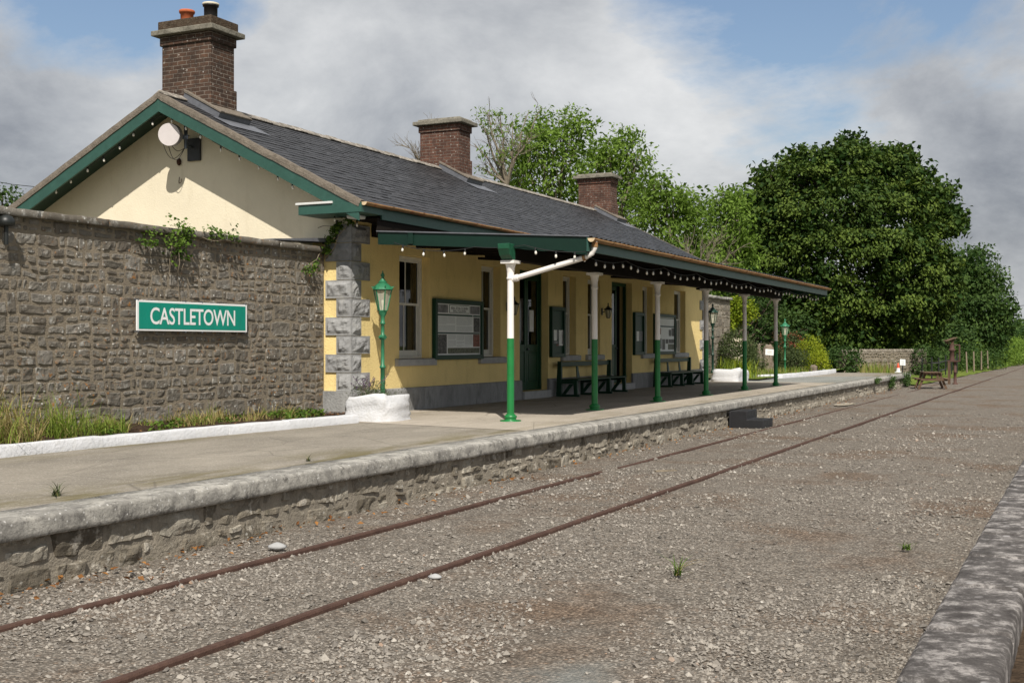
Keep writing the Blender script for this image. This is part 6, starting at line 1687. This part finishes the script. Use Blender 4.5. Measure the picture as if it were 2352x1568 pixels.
for i, (x, y) in enumerate([(2010, 898), (2046, 893), (2080, 880)]):
    p = Vector((0, Yat(x, PE), 0)); P = np.array([(PE + .01 + abs(RNG.normal(0, .05)), p.y + RNG.normal(0, (.12, .3, .5)[i]), (.52, .3, .32)[i] + RNG.normal(0, (.04, .16, .18)[i])) for _ in range((14, 40, 70)[i])]); P = P[P[:, 2] > .02]
    q, t = clump_leaves(P, np.tile([.8, -.3, .4], (len(P), 1)), .06, 14, .08, .6, .5, .6, .6); tag(leaves_obj('wall_plant', q, t, 'hedge_leaf'), ['small yellowish tuft on the far platform edge', 'leafy plant hanging down the far platform wall', 'last leafy plant at the end of the platform wall beside the picnic table'][i], 'plant', 'plants on the platform wall')

# ================================================================== SKY, SUN, CAMERA
S = Vector((.61, -1.0, 1.31)).normalized(); el = math.asin(S.z); az = math.atan2(S.x, S.y)
w = bpy.data.worlds.new('World'); scene.world = w; w.use_nodes = True; nt = NT(w); bg = nt.n['Background']
sky = nt.add('ShaderNodeTexSky'); sky.sky_type = 'NISHITA'; sky.sun_disc = False; sky.sun_elevation = el; sky.sun_rotation = az; sky.air_density = 1.2; sky.dust_density = 1.5; sky.ozone_density = 1.5
tc = nt.add('ShaderNodeTexCoord'); gen = tc.outputs['Generated']
sep = nt.add('ShaderNodeSeparateXYZ'); nt.link(gen, sep.inputs[0])
den = nt.math('ADD', nt.math('MAXIMUM', sep.outputs[2], 0.0), .42)
cb = nt.add('ShaderNodeCombineXYZ'); nt.link(nt.math('DIVIDE', sep.outputs[0], den), cb.inputs[0]); nt.link(nt.math('DIVIDE', sep.outputs[1], den), cb.inputs[1])
P_ = cb.outputs[0]
def view_dir(x, y): p = CP(x, y, 10) - Vector((0, 0, CAMZ)); return p.normalized()
def lobe(x, y, wpx):                             # soft region of the sky dome round a direction
    d = view_dir(x, y); vm = nt.add('ShaderNodeVectorMath', operation='DOT_PRODUCT'); vm.inputs[1].default_value = d; nt.link(gen, vm.inputs[0])
    a = wpx / F; return nt.math('POWER', 2.718, nt.math('MULTIPLY', nt.math('SUBTRACT', vm.outputs['Value'], 1.0), 2 / (a * a)))
n1 = nt.noise(nt.map(P_, (1, 1, 1), (0, 0, .4)), 2.0, 12, .62, .2)
n2 = nt.noise(nt.map(P_, (1, 1, 1), (0, 0, 1.1)), 3.0, 12, .62, .2)
dens = nt.math('ADD', n1, .10)
for (x, y, wd, amt) in [(200, -40, 290, -.31), (1830, 90, 330, -.20), (2300, -40, 260, -.24), (900, 200, 500, .14), (1500, 330, 350, .14), (100, 300, 330, .22), (2200, 380, 300, .14), (560, 20, 120, -.12), (1650, 40, 200, -.05)]:
    dens = nt.math('ADD', dens, nt.math('MULTIPLY', lobe(x, y, wd), amt))
cover = nt.ramp(dens, [(.42, 0), (.57, 1)])
br = nt.math('ADD', nt.math('MULTIPLY', n2, 1.0), 0)
for (x, y, wd, amt) in [(1400, 200, 160, .16), (1560, 260, 130, .10), (700, 120, 220, .10), (1050, 60, 300, .08), (1650, 380, 220, .10), (330, 200, 220, .04), (60, 330, 260, -.10), (800, 300, 200, -.05), (2150, 330, 220, -.07), (2330, 200, 200, -.07), (2250, 480, 150, -.06), (2330, 300, 60, .06), (1250, 180, 160, -.03)]:
    br = nt.math('ADD', br, nt.math('MULTIPLY', lobe(x, y, wd), amt))
br = nt.math('ADD', br, nt.ramp(dens, [(.5, .10), (.68, 0)]))
cl = nt.ramp(br, [(.26, (2.6, 2.75, 3.1)), (.46, (4.5, 4.65, 4.9)), (.64, (6.3, 6.4, 6.5)), (.84, (8.4, 8.4, 8.35))])
skyc = nt.mix(1.0, sky.outputs[0], (1.05, 1.05, 1.1), 'MULTIPLY')
nt.link(nt.mix(nt.math('MULTIPLY', cover, .93), skyc, cl), bg.inputs['Color']); bg.inputs['Strength'].default_value = .09
sun = bpy.data.lights.new('sun', 'SUN'); sun.energy = 5.0; sun.angle = R(.5); sun.color = (1, .945, .86)
so = bpy.data.objects.new('sun', sun); COL.objects.link(so); so.rotation_euler = S.to_track_quat('Z', 'Y').to_euler(); so.location = (20, -20, 30)
cam = bpy.data.cameras.new('camera'); cam.lens = F / 2352 * 36; cam.sensor_width = 36; cam.clip_end = 3000; cam.clip_start = .05
co = bpy.data.objects.new('camera', cam); COL.objects.link(co); co.location = (0, 0, CAMZ); co.rotation_euler = (R(90) + math.atan(6 / F), 0, ANG); scene.camera = co
scene.view_settings.view_transform = 'Standard'; scene.view_settings.look = 'None'; scene.view_settings.exposure = 0.14; scene.view_settings.gamma = 1
scene.render.engine = 'CYCLES'; scene.cycles.max_bounces = 6; scene.cycles.transparent_max_bounces = 12
for o in bpy.data.objects:
    if o.type == 'MESH' and o.parent is None and 'category' not in o and 'kind' not in o: print('UNTAGGED', o.name)
